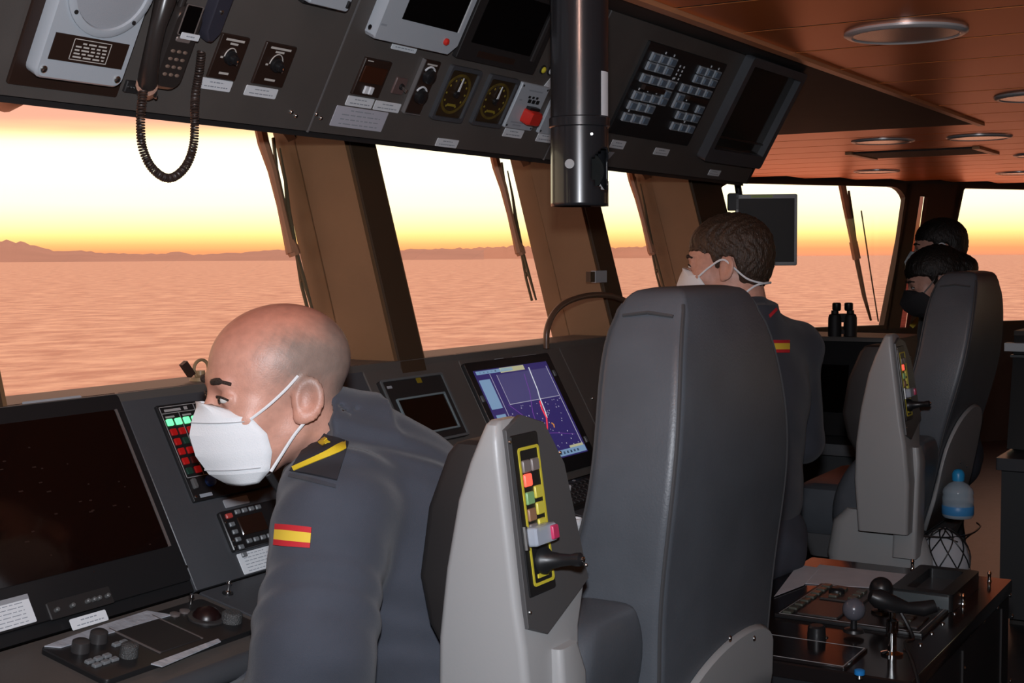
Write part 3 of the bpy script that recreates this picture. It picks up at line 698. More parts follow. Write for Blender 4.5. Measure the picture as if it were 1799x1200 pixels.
# grey panel with red guard; its neighbour half behind the tube
def greypanel(pix, lab, red):
    a0, a1, b0, b1 = OH.rect(*pix); w, h = a1-a0, b1-b0
    t = thing('alarm_push_panel', lab, 'control panel', OH.pt((a0+a1)/2, b0))
    obj('plate', MB(M_lgrey).rbox(OH, a0, a1, b0, b1, .0004, .008, .003), t)
    if red:
        g_ = obj('guard', MB(M_red).rbox(OH, a0+w*.42, a0+w*.86, b0+h*.18, b0+h*.48, .008, .034, .006, .006), t, label='red push button guard')
        obj('hinge', MB(M_black).box(OH, a0+w*.46, a0+w*.82, b0+h*.48, b0+h*.54, .008, .02), g_)
        k = MB(M_black)
        for i in range(3): k.box(OH, a0+w*(.42+.15*i), a0+w*(.52+.15*i), b0+h*.6, b0+h*.68, .008, .0095)
        for i in range(3): k.box(OH, a0+w*(.38+.14*i), a0+w*(.46+.14*i), b0+h*.70, b0+h*.75, .008, .0085)
        obj('warning_marks', k, t, smooth=False)
        k = MB(M_ink)
        for y, x0, x1 in ((.85, .3, .8), (.13, .15, .6), (.07, .25, .55), (.62, .1, .2)): k.box(OH, a0+w*x0, a0+w*x1, b0+h*y, b0+h*(y+.03), .008, .0083)
        obj('print', k, t, smooth=False)
    else:
        obj('knob', MB(M_plate).lathe(OH, a0+w*.55, b0+h*.35, [(.026, .008), (.024, .024), (.018, .028)], 20), t)
    copies('screw', MB(M_black).lathe(local(OH), 0, 0, [(.0028, 0), (.0028, .001)], 8), OH, [(x, y, .008) for x in (a0+.007, a1-.007) for y in (b0+.007, b1-.007)], t)
greypanel([(881, 220), (926, 229), (965, 151), (915, 144)], 'light grey plate with red guarded push button left of the black tube', True)
greypanel([(941, 231), (988, 239), (1022, 178), (968, 171)], 'light grey plate with dark knob half hidden behind the black tube', False)
# black monitor
bmn = thing('overhead_monitor', 'black glossy monitor in overhead console just left of the black tube', 'monitor', OH.pt(*OH.px(850, 112)))
a0, a1, b0, b1 = OH.rect((793, 98), (930, 128)); b0 = (OH.px(795, 100)[1]+OH.px(920, 124)[1])/2; b1 = TT-.01
obj('bezel', MB(M_blackm).rbox(OH, a0, a1, b0, b1, 0, .012, .004), bmn)
obj('screen', MB(M_glassblk).rbox(OH, a0+.03, a1-.05, b0+.04, b1-.02, .012, .0135, .002, .0005), bmn)
obj('side_strip', MB(mat('dark_strip', (.035, .032, .032), .4)).box(OH, a1-.04, a1-.028, b0+.03, b1-.01, .012, .016), bmn)
obj('tilt_mark', MB(M_plate).box(OH, a0+.07, a1-.1, b0+.012, b0+.026, .012, .0125), bmn)
for (u, v), m, nm, lb in (((935, 118), M_lgrey2, 'indicator_lamp', 'grey indicator lamp next to the yellow one'), ((953, 122), M_yellow, 'indicator_lamp', 'yellow indicator lamp beside the black tube'), ((966, 124), M_white, 'indicator_lamp', 'white indicator lamp touching the black tube')):
    p = OH.px(u, v); t = thing(nm, lb, 'lamp', OH.pt(*p), 'indicator lamps beside the tube')
    obj('lens', MB(m).lathe(OH, *p, [(.008, 0), (.008, .005), (.005, .008), (.001, .0095)], 16), t)
    obj('collar', MB(M_black).lathe(OH, *p, [(.011, 0), (.011, .003), (.0085, .0035)], 16), t)
p = OH.px(962, 146); obj('label_plate', MB(M_white).poly(OH, [(p[0]-.014, p[1]-.012), (p[0]+.02, p[1]-.012), (p[0]+.004, p[1]+.02)], .0005, .002), oh, label='white warning triangle label')
p = OH.px(1071, 275); obj('label_plate', MB(mat('grey_label', (.3, .31, .33), .5)).poly(OH, [(p[0]-.012, p[1]-.02), (p[0]+.014, p[1]+.014), (p[0]-.016, p[1]+.014)], .0005, .002), oh)

# big push button panel
a0, a1, b0, b1 = OH.rect((1073, 231), (1204, 256), (1271, 117), (1134, 61)); w, h = a1-a0, b1-b0
bp_ = thing('push_button_panel', 'black panel with many blue grey push buttons right of the black tube', 'control panel', OH.pt((a0+a1)/2, b0))
obj('plate', MB(M_black).rbox(OH, a0, a1, b0, b1, .0004, .008, .003), bp_)
M_btn = mat('blue_grey_button', (.14, .19, .25), .35); M_btn2 = mat('button_frame', (.34, .38, .42), .35)
bw, bh = w*.088, h*.092
def btn():
    k = MB(M_btn2); F = local(OH); k.rbox(F, -bw*.5, bw*.5, -bh*.5, bh*.5, 0, .006, .002)
    k.use(M_btn); k.rbox(F, -bw*.33, bw*.33, -bh*.34, bh*.34, .006, .009, .0015); return k
spots = []
rowsL = [(.86, (0, 1, 2)), (.76, (0, 1, 2)), (.63, (0, 1, 2, 3)), (.52, (3,)), (.44, (0, 1, 2, 3)), (.33, (0, 1, 2)), (.20, (0, 1, 2))]
rowsR = [(.86, (1, 2, 3)), (.76, (1, 2, 3)), (.63, (0, 1, 2, 3)), (.52, (0,)), (.44, (0, 1, 3)), (.33, (1, 2, 3)), (.20, (1, 2, 3))]
for x0, rows in ((.07, rowsL), (.56, rowsR)):
    for fy, cs_ in rows:
        for c in cs_: spots.append((a0+w*(x0+.105*c+.04), b0+h*fy, .008))
copies('push_button', btn(), OH, spots, bp_)
pin = MB(M_white).box(local(OH), -.0022, .0022, -.003, .003, 0, .0015)
copies('tick_mark', pin, OH, [(x, y+bh*.75, .008) for x, y, _ in spots if random.random() < .45] + [(a0+w*(.44+.05*(i % 2)), b0+h*(.66+.045*(i//2)), .008) for i in range(10)], bp_)
obj('guard_strip', MB(M_plate).box(OH, a0+w*.12, a0+w*.36, b0+h*.52, b0+h*.57, .008, .02), bp_); obj('guard_strip', MB(M_plate).box(OH, a0+w*.68, a0+w*.93, b0+h*.52, b0+h*.57, .008, .02), bp_)
# right-hand monitor
a0, a1, b0, b1 = OH.rect((1236, 258), (1316, 276), (1404, 140), (1316, 96))
rm = thing('overhead_monitor', 'dark monitor in thick frame at the right end of overhead console', 'monitor', OH.pt((a0+a1)/2, b0))
obj('frame', MB(M_panel2).ring(OH, rrect(a0-.02, a1+.02, b0-.03, b1+.015, .012), rrect(a0+.012, a1-.012, b0+.012, b1-.012, .004), 0, .03), rm)
obj('screen', MB(mat('dim_screen', (.020, .017, .014), .12)).box(OH, a0+.01, a1-.01, b0+.01, b1-.01, 0, .008), rm)
obj('lower_bar', MB(M_plate).box(OH, a0+.012, a1-.012, b0+.045, b0+.05, .008, .012), rm)

# ------------------------------------------------------------------ hanging tube
tp = dep(1018, 200, 2.6); TR = .0555
TF = Frame((tp.x, tp.y, 0), (1, 0, 0), (0, 1, 0))
zb = dep(1018, 362, 2.6).z; zr = dep(1018, 214, 2.6).z
M_tube = mat('black_gloss_tube', (.018, .019, .022), .28, coat=.3)
tb = thing('compass_periscope', 'glossy black periscope tube hanging from ceiling in front of overhead console', 'periscope', (tp.x, tp.y, zb))
obj('tube', MB(M_tube).lathe(TF, 0, 0, [(TR, zr), (TR, ZC)], 40), tb)
obj('clamp_ring', MB(M_tube).lathe(TF, 0, 0, [(TR+.0005, zr-.012), (TR+.003, zr-.01), (TR+.003, zr+.006), (TR+.0005, zr+.008)], 40), tb)
# lower sleeve with a round cut-out towards the room and a flared lip
lo = MB(M_tube); n = 48; rows = 26; vs = []; fs = []; zz0, zz1 = zb, zr-.006
import math as _m
cam_dir = V((-tp.x, -tp.y, 0)).normalized(); rt_dir = V((R0.x, R0.y, 0))
keep = {}
for j in range(rows+1):
    z = zz0+(zz1-zz0)*j/rows
    for i in range(n):
        t = 2*math.pi*i/n; vs.append(TF.pt(TR*1.0*math.cos(t), TR*math.sin(t), z))
cut_c = rt_dir*.85+cam_dir*.5; zc_ = zb+(zr-zb)*.42; cut_r = .042
for j in range(rows):
    for i in range(n):
        a, b, c, d = j*n+i, j*n+(i+1) % n, (j+1)*n+(i+1) % n, (j+1)*n+i
        m_ = (V(vs[a])+V(vs[c]))/2; dd = V((m_.x-tp.x, m_.y-tp.y, 0)).normalized()
        ang = math.acos(max(-1, min(1, dd.dot(cut_c.normalized()))))*TR
        if math.hypot(ang, (m_.z-zc_)) < cut_r*.92: continue
        fs.append((a, b, c, d))
lo.add(vs, fs); slv = obj('eyepiece_sleeve', lo, tb)
sd = slv.modifiers.new('thick', 'SOLIDIFY'); sd.thickness = .004
obj('mirror', MB(mat('mirror_dark', (.10, .11, .11), .12, metal=.8)).lathe(Frame((tp.x, tp.y, zc_), cam_dir.cross(V((0, 0, 1))), (cam_dir*.5+V((0, 0, .85)))), 0, 0, [(.047, -.003), (.047, 0)], 30), tb)
hood = MB(M_black); hc = V((tp.x, tp.y, zb+.012)) + rt_dir*TR*.75 + cam_dir*.012
hood.add([hc+V((0, 0, -.012))+rt_dir*-.02, hc+V((0, 0, -.012))+rt_dir*.014, hc+V((0, 0, .012))+rt_dir*.010, hc+V((0, 0, .03))+rt_dir*-.002]+
         [p+cam_dir*-.03 for p in (hc+V((0, 0, -.012))+rt_dir*-.02, hc+V((0, 0, -.012))+rt_dir*.014, hc+V((0, 0, .012))+rt_dir*.010, hc+V((0, 0, .03))+rt_dir*-.002)],
         [(0, 1, 2, 3), (7, 6, 5, 4), (0, 4, 5, 1), (1, 5, 6, 2), (2, 6, 7, 3), (3, 7, 4, 0)])
obj('lip', hood, tb)
st_ = MB(M_white); n = 8; zA, zB_ = dep(1060, 206, 2.6).z, dep(1060, 130, 2.6).z; base = math.atan2(rt_dir.y*.85+cam_dir.y*.53, rt_dir.x*.85+cam_dir.x*.53)
vs = []; fs = []
for i in range(n+1):
    t = base-.22+.44*i/n
    for r_ in (TR+.0004, TR+.0014):
        for z in (zA, zB_): vs.append(TF.pt(r_*math.cos(t), r_*math.sin(t), z))
for i in range(n):
    a = i*4; b = a+4; fs += [(a+2, b+2, b+3, a+3), (a, a+1, b+1, b), (a+1, a+3, b+3, b+1), (a, b, b+2, a+2)]
fs += [(0, 2, 3, 1), (n*4, n*4+1, n*4+3, n*4+2)]
st_.add(vs, fs); obj('sticker', st_, tb, label='white label strip')
obj('set_screw', MB(M_steel).lathe(Frame(V((tp.x, tp.y, zr-.028))+(cam_dir*.9+rt_dir*.4).normalized()*TR, cam_dir.cross(V((0, 0, 1))), (0, 0, 1)), 0, 0, [(.0025, -.002), (.0025, .002)], 10), tb)
obj('lock_knob', MB(M_black).lathe(Frame(V((tp.x, tp.y, zc_+.01))+(cam_dir*.95-rt_dir*.35).normalized()*TR, cam_dir.cross(V((0, 0, 1))), (0, 0, 1)), 0, 0, [(.009, -.004), (.009, .006), (.006, .009)], 14), tb)

# ------------------------------------------------------------------ ceiling lights
def downlight(u, v, r, lab):
    c = atZ(u, v, ZC); F = Frame((c.x, c.y, ZC), (1, 0, 0), (0, -1, 0))       # n points down
    t = thing('ceiling_downlight', lab, 'ceiling light', (c.x, c.y, ZC-.012), 'round ceiling downlights')
    obj('rim', MB(mat('satin_ring', (.75, .75, .76), .3, metal=.4)).lathe(F, 0, 0, [(r, 0), (r, .006), (r*.95, .011), (r*.88, .012), (r*.84, .006), (r*.84, .001)], 48), t)
    obj('reflector', MB(mat('mirror_reflector', (.85, .80, .76), .22, metal=.75)).lathe(F, 0, 0, [(r*.85, .009), (r*.8, .005), (r*.55, .003), (r*.2, .0025), (0, .0025)], 48), t)
    obj('lamp', MB(mat('lamp_glass', (.5, .45, .42), .2)).lathe(F, 0, 0, [(r*.16, .002), (r*.16, .006), (r*.1, .008)], 20), t)
for u, v, lab in ((1591, 56, 'largest chrome ringed downlight, nearest the camera'), (1825, 168, 'chrome ringed downlight cut by the right picture edge'), (1551, 247, 'small downlight left of the far dark pillar, upper one'),
                  (1720, 240, 'small downlight right of the far dark pillar, upper one'), (1540, 300, 'small downlight above the far left window, lowest one'), (1830, 271, 'small downlight at the right picture edge, middle one'), (1790, 303, 'small downlight above the rightmost window, lowest one')):
    downlight(u, v, .162, lab)
hc_ = atZ(1622, 268, ZC); ht = thing('ceiling_hatch', 'dark slim hatch frame in the far plank ceiling', 'hatch', (hc_.x, hc_.y, ZC-.01))
obj('panel', MB(M_dark).box(WORLD, hc_.x-.25, hc_.x+.22, hc_.y-.34, hc_.y+.34, ZC-.008, ZC+.001), ht)
for s_ in (-1, 1): obj('rail', MB(M_trim).box(WORLD, hc_.x-.28, hc_.x+.25, hc_.y+s_*.36-.02, hc_.y+s_*.36+.02, ZC-.014, ZC+.001), ht)
#PART3
# ------------------------------------------------------------------ front console
CN = Frame((0, 1.513, 1.078), (1, 0, 0), (0, .167, .307)); CL = .3495
DK = Frame((0, 1.513, 1.078), (1, 0, 0), (0, 1, .2)); DW = .20
xs1 = CN.px(205, 690)[0]; xs1b = CN.px(345, 1040)[0]; XS1 = (xs1+xs1b)/2; XS2 = CN.px(640, 660)[0]; XS3 = CN.px(808, 640)[0]; XS4 = 2.99
con = thing('bridge_console', 'dark grey bridge console with sloping panels under the front windows', 'console', (2.2, 1.4, 0))
secs = [(-1.4, .55), (.55, XS1), (XS1, XS2), (XS2, XS3), (XS3, XS4), (XS4, 4.34)]
for i, (a, b) in enumerate(secs):
    m = M_black if i == 1 else (M_panel2 if i in (2,) else M_panel)
    obj('front_panel', MB(m).rbox(CN, a+.002, b-.002, .002, CL, -.015, 0, .002, .001, 1), con)
    if i < 5: obj('desk_panel', MB(M_panel2 if i > 1 else M_panel).rbox(DK, a+.002, b-.002, -DW, -.003, -.02, 0, .003, .0015, 2), con)
top = MB(M_panel); top.box(WORLD, -1.4, 4.34, 1.672, 1.80, 1.36, 1.384); obj('top_ledge', top, con)
nose = MB(M_panel2).tube([DK.pt(-1.4, -DW, -.018), DK.pt(XS4, -DW, -.018)], .018, 14); obj('desk_nosing', nose, con)
base = MB(M_panel); base.box(WORLD, -1.4, XS4, 1.50, 1.78, 0, 1.05); base.box(WORLD, XS4, 4.34, 1.53, 1.78, 0, 1.075); obj('base', base, con)
copies('fastener', MB(M_steel).lathe(local(CN), 0, 0, [(.004, 0), (.004, .002), (.0025, .004)], 10), CN, [(*CN.px(u, v), 0) for u, v in [(325, 997), (1040, 700), (672, 828)]], con)
label(CN, [(42, 720), (145, 708), (142, 695), (38, 707)], con, MATS['grey_label'], 1)
label(CN, [(395, 893), (440, 884), (432, 872), (390, 878)], con, MATS['grey_label'], 1)
label(CN, [(872, 640), (887, 638), (884, 629), (868, 631)], con, MATS['grey_label'], 1); label(CN, [(903, 636), (945, 630), (941, 622), (899, 628)], con, MATS['grey_label'], 1)

# radar display
rd = thing('radar_display', 'large dark radar screen set in console at lower left', 'display', CN.pt(1.2, 0))
q = CN.px(195, 724); q2 = CN.px(290, 964); a1 = (q[0]+q2[0])/2; b0 = q2[1]; b1 = q[1]
obj('bezel', MB(M_black).rbox(CN, .62, XS1-.006, .02, CL-.006, .0003, .008, .006), rd)
obj('screen', MB(mat('dark_red_screen', (.006, .0022, .0018), .10)).rbox(CN, .70, a1, b0, b1, .008, .0095, .003, .0005), rd)
obj('screen_edge', MB(mat('edge_strip', (.12, .10, .095), .4)).box(CN, a1, a1+.004, b0, b1, .008, .011), rd)
k = MB(mat('radar_trace', (.022, .009, .006), .5)); rc = CN.px(70, 880)
for i in range(30): x, y = rc[0]+random.gauss(0, .08), rc[1]+random.gauss(0, .06); k.box(CN, x, x+random.uniform(.002, .008), y, y+.002, .0095, .0098)
kk = MB(MATS['radar_trace']); kk.v = k.v; kk.f = k.f; kk.mi = k.mi
obj('radar_picture', kk, rd, smooth=False)
p0, p1 = CN.px(78, 1080), CN.px(190, 1050)
obj('control_strip', MB(M_blackm).rbox(CN, p0[0], p1[0], (p0[1]+p1[1])/2-.012, (p0[1]+p1[1])/2+.014, .008, .011, .002), rd)
copies('control_knob', MB(mat('knob_grey', (.10, .10, .10), .3)).lathe(local(CN), 0, 0, [(.0035, 0), (.0035, .006), (.002, .0075)], 10), CN, [(p0[0]+(p1[0]-p0[0])*f, (p0[1]+p1[1])/2, .011) for f in (.1, .34, .58, .68, .76, .9)], rd)
label(CN, [(122, 1113), (185, 1092), (178, 1075), (115, 1092)], rd, h=.008)
ps = thing('paper_note', 'white printed table sheet taped at the left picture edge', 'paper', CN.pt(*CN.px(20, 1100)))
label(CN, [(-60, 1132), (57, 1094), (42, 1047), (-70, 1078)], ps, M_white, 7, h=.008, name='sheet')
q = CN.px(-20, 1066), CN.px(40, 1050)
obj('header_band', MB(MATS['grey_label']).box(CN, CN.px(-60, 1080)[0], CN.px(42, 1050)[0], CN.px(42, 1056)[1], CN.px(42, 1047)[1], .0092, .0096), ps)

# alarm panel with lit buttons
ap = thing('alarm_indicator_unit', 'black alarm panel with lit green and red square buttons by the bald man', 'control panel', CN.pt(*CN.px(330, 880)))
a0 = (CN.px(274, 719)[0]+CN.px(325, 843)[0])/2; b1 = CN.px(274, 719)[1]; b0 = CN.px(325, 843)[1]; b00 = CN.px(337, 885)[1]; gw = CN.px(334, 713)[0]-CN.px(274, 719)[0]; h = b1-b0
a1 = a0+gw*2.5
obj('plate', MB(M_black).rbox(CN, a0-.004, a1, b00, b1+.004, .0003, .006, .003), ap)
k = MB(mat('panel_line', (.34, .33, .33), .5))
lw = .0011
for r_ in ((a0, a1-.004, b1-lw, b1), (a0, a1-.004, b0, b0+lw), (a0, a0+lw, b0, b1), (a0+gw, a0+gw+lw, b0, b1), (a0+2*gw, a0+2*gw+lw, b0, b1), (a0, a1-.004, b1-h*.10, b1-h*.10+lw), (a0+gw/2, a0+gw/2+lw*.7, b0, b1-h*.1), (a0+gw*1.5, a0+gw*1.5+lw*.7, b0, b1-h*.1)):
    k.box(CN, *r_, .006, .0065)
obj('grid_lines', k, ap, smooth=False); k = MB(MATS['panel_line'])
for i in range(2):
    k.box(CN, a0+gw*(i+.12), a0+gw*(i+.6), b1-h*.075, b1-h*.04, .006, .0064); k.box(CN, a0+gw*(i+.70), a0+gw*(i+.8), b1-h*.075, b1-h*.03, .006, .0064)
    for j in range(2): k.box(CN, a0+gw*(i+.08+.5*j), a0+gw*(i+.34+.5*j), b1-h*.16, b1-h*.135, .006, .0064)
obj('print', k, ap, smooth=False)
E_g = mat('lit_green', (.16, .95, .38), .4, emit=1.1); E_r = mat('lit_red', (.30, .006, .006), .4, emit=.35); D_g = mat('unlit_green', (.012, .045, .03), .4); D_r = mat('unlit_red', (.06, .006, .006), .4, emit=.15)
pat = ['GGGGGG', 'RRRRRR', 'RgRGRr', 'RRRRrR', 'RrRrRR', 'gRgrrR']; spots = []; ms = []
for r_ in range(6):
    for c in range(5):
        spots.append((a0+gw*(c*.25+.135), b1-h*(.225+.137*r_), .006)); ms.append({'G': E_g, 'R': E_r, 'g': D_g, 'r': D_r}[pat[r_][c]])
copies('indicator_button', MB(E_g).rbox(local(CN), -gw*.082, gw*.082, -h*.045, h*.045, 0, .003, .0012, .0005), CN, spots, ap, ms)
q = CN.px(336, 853); obj('rocker_switch', MB(MATS['knob_grey']).rbox(CN, q[0]-.004, q[0]+.004, q[1]-.009, q[1]+.009, .006, .012, .002), ap)
q = CN.px(364, 848); obj('blue_button', MB(mat('blue_plastic', (.03, .08, .30), .3)).lathe(CN, q[0], q[1], [(.010, .006), (.010, .012), (.006, .014)], 16), ap, label='blue round push button')
q = CN.px(358, 872); obj('print', MB(M_ink).box(CN, q[0]-.014, q[0]+.014, q[1]-.003, q[1]+.003, .006, .0064), ap)
q = CN.px(338, 880); obj('screw', MB(M_steel).lathe(CN, q[0]+.004, q[1]+.004, [(.003, .006), (.002, .008)], 8), ap)

# small control unit with keys, and a note below
cu = thing('control_unit', 'small black keypad unit with little screen below the alarm panel', 'control panel', CN.pt(*CN.px(410, 975)))
a0, b1 = CN.px(379, 903); b0 = CN.px(408, 972)[1]; a1 = a0+.155
obj('body', MB(M_black).rbox(CN, a0, a1, b0, b1, .0003, .008, .004), cu)
obj('screen', MB(mat('brown_lcd', (.022, .010, .007), .15)).rbox(CN, a0+.033, a0+.095, b0+.022, b1-.016, .008, .0095, .002), cu)
kk = MB(mat('grey_key', (.16, .17, .18), .4)).rbox(local(CN), -.006, .006, -.004, .004, 0, .003, .0015)
copies('key', kk, CN, [(a0+.017, b1-.012-i*.0135, .008) for i in range(1, 6)] + [(a0+.04+i*.017, b1-.007, .008) for i in range(4)] + [(a0+.04+i*.017, b0+.011, .008) for i in range(4)], cu)
obj('power_key', MB(mat('red_key', (.45, .06, .05), .4)).rbox(CN, a0+.010, a0+.025, b1-.015, b1-.006, .008, .0115, .002), cu, label='red key')
copies('screw', MB(M_steel).lathe(local(CN), 0, 0, [(.002, 0), (.0015, .0015)], 8), CN, [(a0+.005, b0+.008, .008), (a0+.005, b1-.02, .008), (a0+.006, b0+.018, .008)], cu)
nn = thing('paper_note', 'white note with rows of print beside the bald man\'s sleeve', 'paper', CN.pt(*CN.px(440, 1000)))
label(CN, [(430, 1010), (492, 992), (475, 958), (413, 975)], nn, M_white, 6, name='sheet')

# framed dark display
dd = thing('framed_display', 'dark screen with pale blue frame behind the bald man\'s back', 'display', CN.pt(*CN.px(740, 770)))
a0, b1 = CN.px(660, 673); a1 = CN.px(768, 656)[0]; b0 = CN.px(828, 765)[1]
M_pale = mat('pale_blue_edge', (.17, .22, .24), .4)
obj('housing', MB(M_blackm).rbox(CN, a0, a1, b0, b1, .0003, .010, .004), dd)
obj('outer_frame', MB(mat('grey_edge', (.10, .11, .115), .4)).ring(CN, rrect(a0, a1, b0, b1, .004), rrect(a0+.005, a1-.005, b0+.005, b1-.005, .003), .010, .013), dd)
i0, i1, j0, j1 = a0+.026, a1-.022, b0+.02, b1-.045
obj('inner_frame', MB(M_pale).ring(CN, rrect(i0, i1, j0, j1, .002), rrect(i0+.004, i1-.004, j0+.004, j1-.004, .001), .010, .0135), dd)
obj('screen', MB(mat('brown_black_screen', (.010, .005, .003), .12)).box(CN, i0+.004, i1-.004, j0+.004, j1-.004, .010, .011), dd)
q = CN.px(730, 672); obj('yellow_mark', MB(mat('dim_yellow', (.22, .16, .01), .5)).rbox(CN, q[0]-.009, q[0]+.009, q[1]-.006, q[1]+.006, .010, .0106, .002, 0), dd)
obj('logo', MB(M_ink).box(CN, a0+.016, a0+.032, b1-.02, b1-.014, .010, .0105), dd)

# chart display
cdp = thing('chart_display', 'lit electronic sea chart screen with blue water and red track', 'display', CN.pt(*CN.px(960, 820)))
tl, tr, br = CN.px(825, 656), CN.px(953, 638), CN.px(1029, 795)
a0, a1, b1, b0 = tl[0], tr[0], (tl[1]+tr[1])/2, br[1]; w, h = a1-a0, b1-b0
obj('bezel', MB(M_black).rbox(CN, a0-.022, a1+.03, b0-.035, b1+.022, .0003, .010, .005), cdp)
blu = mat('chart_sea_blue', (.030, .022, .115), .3, emit=.75)
obj('screen', MB(blu).box(CN, a0, a1, b0, b1, .010, .011), cdp)
def pic(name, m, rects, hh=.0112):
    k = MB(m)
    for x0, x1, y0, y1 in rects: k.box(CN, a0+w*x0, a0+w*x1, b0+h*y0, b0+h*y1, .011, hh)
    return obj(name, k, cdp, smooth=False)
pic('chart_inset', mat('chart_inset_blue', (.06, .055, .16), .3, emit=.7), [(.26, .96, .62, .93)])
pic('side_menu', mat('menu_pale_blue', (.18, .30, .46), .3, emit=.7), [(.015, .155, .60, .90), (.03, .15, .42, .54), (.02, .5, .955, .99), (.34, .99, .012, .075)])
pic('title_bar', mat('menu_cream', (.50, .50, .30), .3, emit=.6), [(.33, .66, .945, .995), (.78, .98, .075, .10)])
pic('menu_text', mat('menu_dark', (.01, .015, .05), .4), [(.03+.012*(i % 9), .038+.012*(i % 9), .43+.05*(i//9), .445+.05*(i//9)) for i in range(18)] + [(.36+.05*i, .385+.05*i, .03, .055) for i in range(11)] + [(.06+.05*i, .08+.05*i, .965, .98) for i in range(5)])
pic('yellow_button', mat('menu_yellow', (.50, .42, .03), .3, emit=.7), [(.03, .14, .32, .38)])
wh = mat('chart_white', (.42, .42, .52), .4, emit=.6)
rects = []
for i in range(90):
    x, y = random.uniform(.2, .97), random.uniform(.1, .6); s_ = random.uniform(.004, .008); rects.append((x, x+s_*1.1, y, y+s_*1.6))
rects += [(.18, .184, .10, .95), (.26, .264, .62, .93), (.26, .96, .617, .623), (.965, .972, .08, .95)]
pic('soundings', wh, rects, .0114)
def track(name, m, pts, r):
    obj(name, MB(m).tube([CN.pt(a0+w*x, b0+h*y, .0114) for x, y in pts], r, 5), cdp)
track('white_track', mat('track_white', (.62, .66, .70), .4, emit=.7), [(.72, .96), (.71, .85), (.70, .72), (.68, .64), (.67, .5), (.655, .42)], .0012)
track('red_track', mat('track_red', (.75, .04, .06), .4, emit=.9), [(.66, .60), (.64, .52), (.645, .42), (.60, .33), (.545, .25), (.5, .2)], .0018)
track('route_line', mat('track_violet', (.16, .05, .30), .4, emit=.6), [(.24, .62), (.35, .50), (.42, .36), (.5, .28), (.7, .25), (.92, .2)], .0007)
track('route_line', MATS['track_violet'], [(.62, .9), (.58, .7), (.5, .5), (.47, .3), (.45, .12)], .0007)
track('contact', mat('track_orange', (.6, .25, .05), .4, emit=.6), [(.68, .36), (.7, .34), (.69, .31)], .0015)
copies('side_button', MB(MATS['grey_edge']).rbox(local(CN), -.005, .005, -.008, .008, 0, .003, .001), CN, [(a0-.012, b0+h*.72, .010), (a1+.014, b0+h*.86, .010), (a1+.016, b0+h*.12, .010)], cdp)

# desk fittings
def on_desk(u, v, h=0): return DK.px(u, v, h)
tk = thing('radar_keyboard', 'black desk keyboard with trackball below the radar screen', 'control panel', DK.pt(*on_desk(200, 1150)))
q0, q1 = on_desk(70, 1148), on_desk(400, 1080)
a0, a1 = q0[0], q1[0]; b1, b0 = -.035, -.165
obj('plate', MB(M_black).rbox(DK, a0, a1, b0, b1, .0003, .008, .008), tk)
q = on_desk(233, 1140); obj('touchpad', MB(M_blackm).rbox(DK, a0+.115, a0+.195, b0+.02, b1-.008, .008, .0095, .003), tk)
obj('touchpad_line', MB(MATS['edge_strip']).box(DK, a0+.113, a0+.115, b0+.02, b1-.008, .008, .010), tk); obj('touchpad_line', MB(MATS['edge_strip']).box(DK, a0+.195, a0+.197, b0+.02, b1-.008, .008, .010), tk)
obj('trackball', MB(mat('dark_red_ball', (.012, .004, .004), .35)).lathe(DK, a0+.255, b0+.07, [(.022, .006), (.021, .014), (.015, .022), (.007, .026), (0, .027)], 24), tk, label='dark red trackball')
obj('trackball_ring', MB(MATS['dark_strip']).lathe(DK, a0+.255, b0+.07, [(.028, .008), (.028, .011), (.0225, .012)], 24), tk)
for x, y in ((.035, .09), (.075, .10)): obj('knob', MB(MATS['dark_strip']).lathe(DK, a0+x, b0+y, [(.013, .008), (.012, .022), (.009, .024)], 18), tk)
obj('knurled_knob', MB(mat('knurled', (.07, .07, .07), .4, bump=.8, bscale=500)).lathe(DK, a0+.075, b0+.04, [(.013, .008), (.012, .024), (.009, .026)], 18), tk)
copies('key', MB(MATS['grey_key']).rbox(local(DK), -.006, .006, -.004, .004, 0, .004, .001), DK, [(a0+.02+.015*i, b0+.055-.014*j, .008) for i in range(3) for j in range(2)] + [(a0+.085+.013*i, b0+.075, .008) for i in range(2)], tk)
copies('round_key', MB(MATS['edge_strip']).lathe(local(DK), 0, 0, [(.008, 0), (.008, .003), (.005, .004)], 14), DK, [(a0+.225+.02*i, b0+.105, .008) for i in range(2)], tk)
kn = thing('rotary_controller', 'knurled grey control knob on the desk near the bald man\'s elbow', 'knob', DK.pt(*on_desk(405, 1100)))
q = on_desk(405, 1100); obj('cap', MB(MATS['knurled']).lathe(DK, q[0], q[1], [(.016, .004), (.0155, .02), (.012, .023)], 24), kn); obj('flange', MB(M_black).lathe(DK, q[0], q[1], [(.024, 0), (.024, .004), (.017, .005)], 24), kn)
def latch(u, v, lab):
    q = on_desk(u, v); t = thing('panel_latch', lab, 'latch', DK.pt(*q), 'chrome panel latches on the desk')
    obj('post', MB(M_chrome).lathe(DK, q[0], q[1], [(.005, 0), (.005, .004), (.003, .006), (.003, .016), (.0045, .018), (.003, .022)], 12), t)
    obj('washer', MB(M_black).lathe(DK, q[0], q[1], [(.009, 0), (.009, .002)], 12), t)
latch(334, 1068, 'chrome latch post at the lower right corner of the radar screen'); latch(400, 1043, 'chrome latch post between radar screen and bald man')
def film(name, pts, lab, m):
    mb_ = MB(m); n = len(pts)//2
    k = [DK.px(u, v, .0095) for u, v in pts]
    mb_.poly(DK, k, .0083, .0098); o = tag(obj(name, mb_), lab, 'sheet'); return o
M_film = mat('crumpled_film', (.40, .42, .46), .22, bump=.8, bscale=40)
film('plastic_sheet', [(78, 1135), (108, 1137), (302, 1080), (258, 1073), (180, 1098)], 'crumpled grey plastic strip lying below the radar screen', M_film)
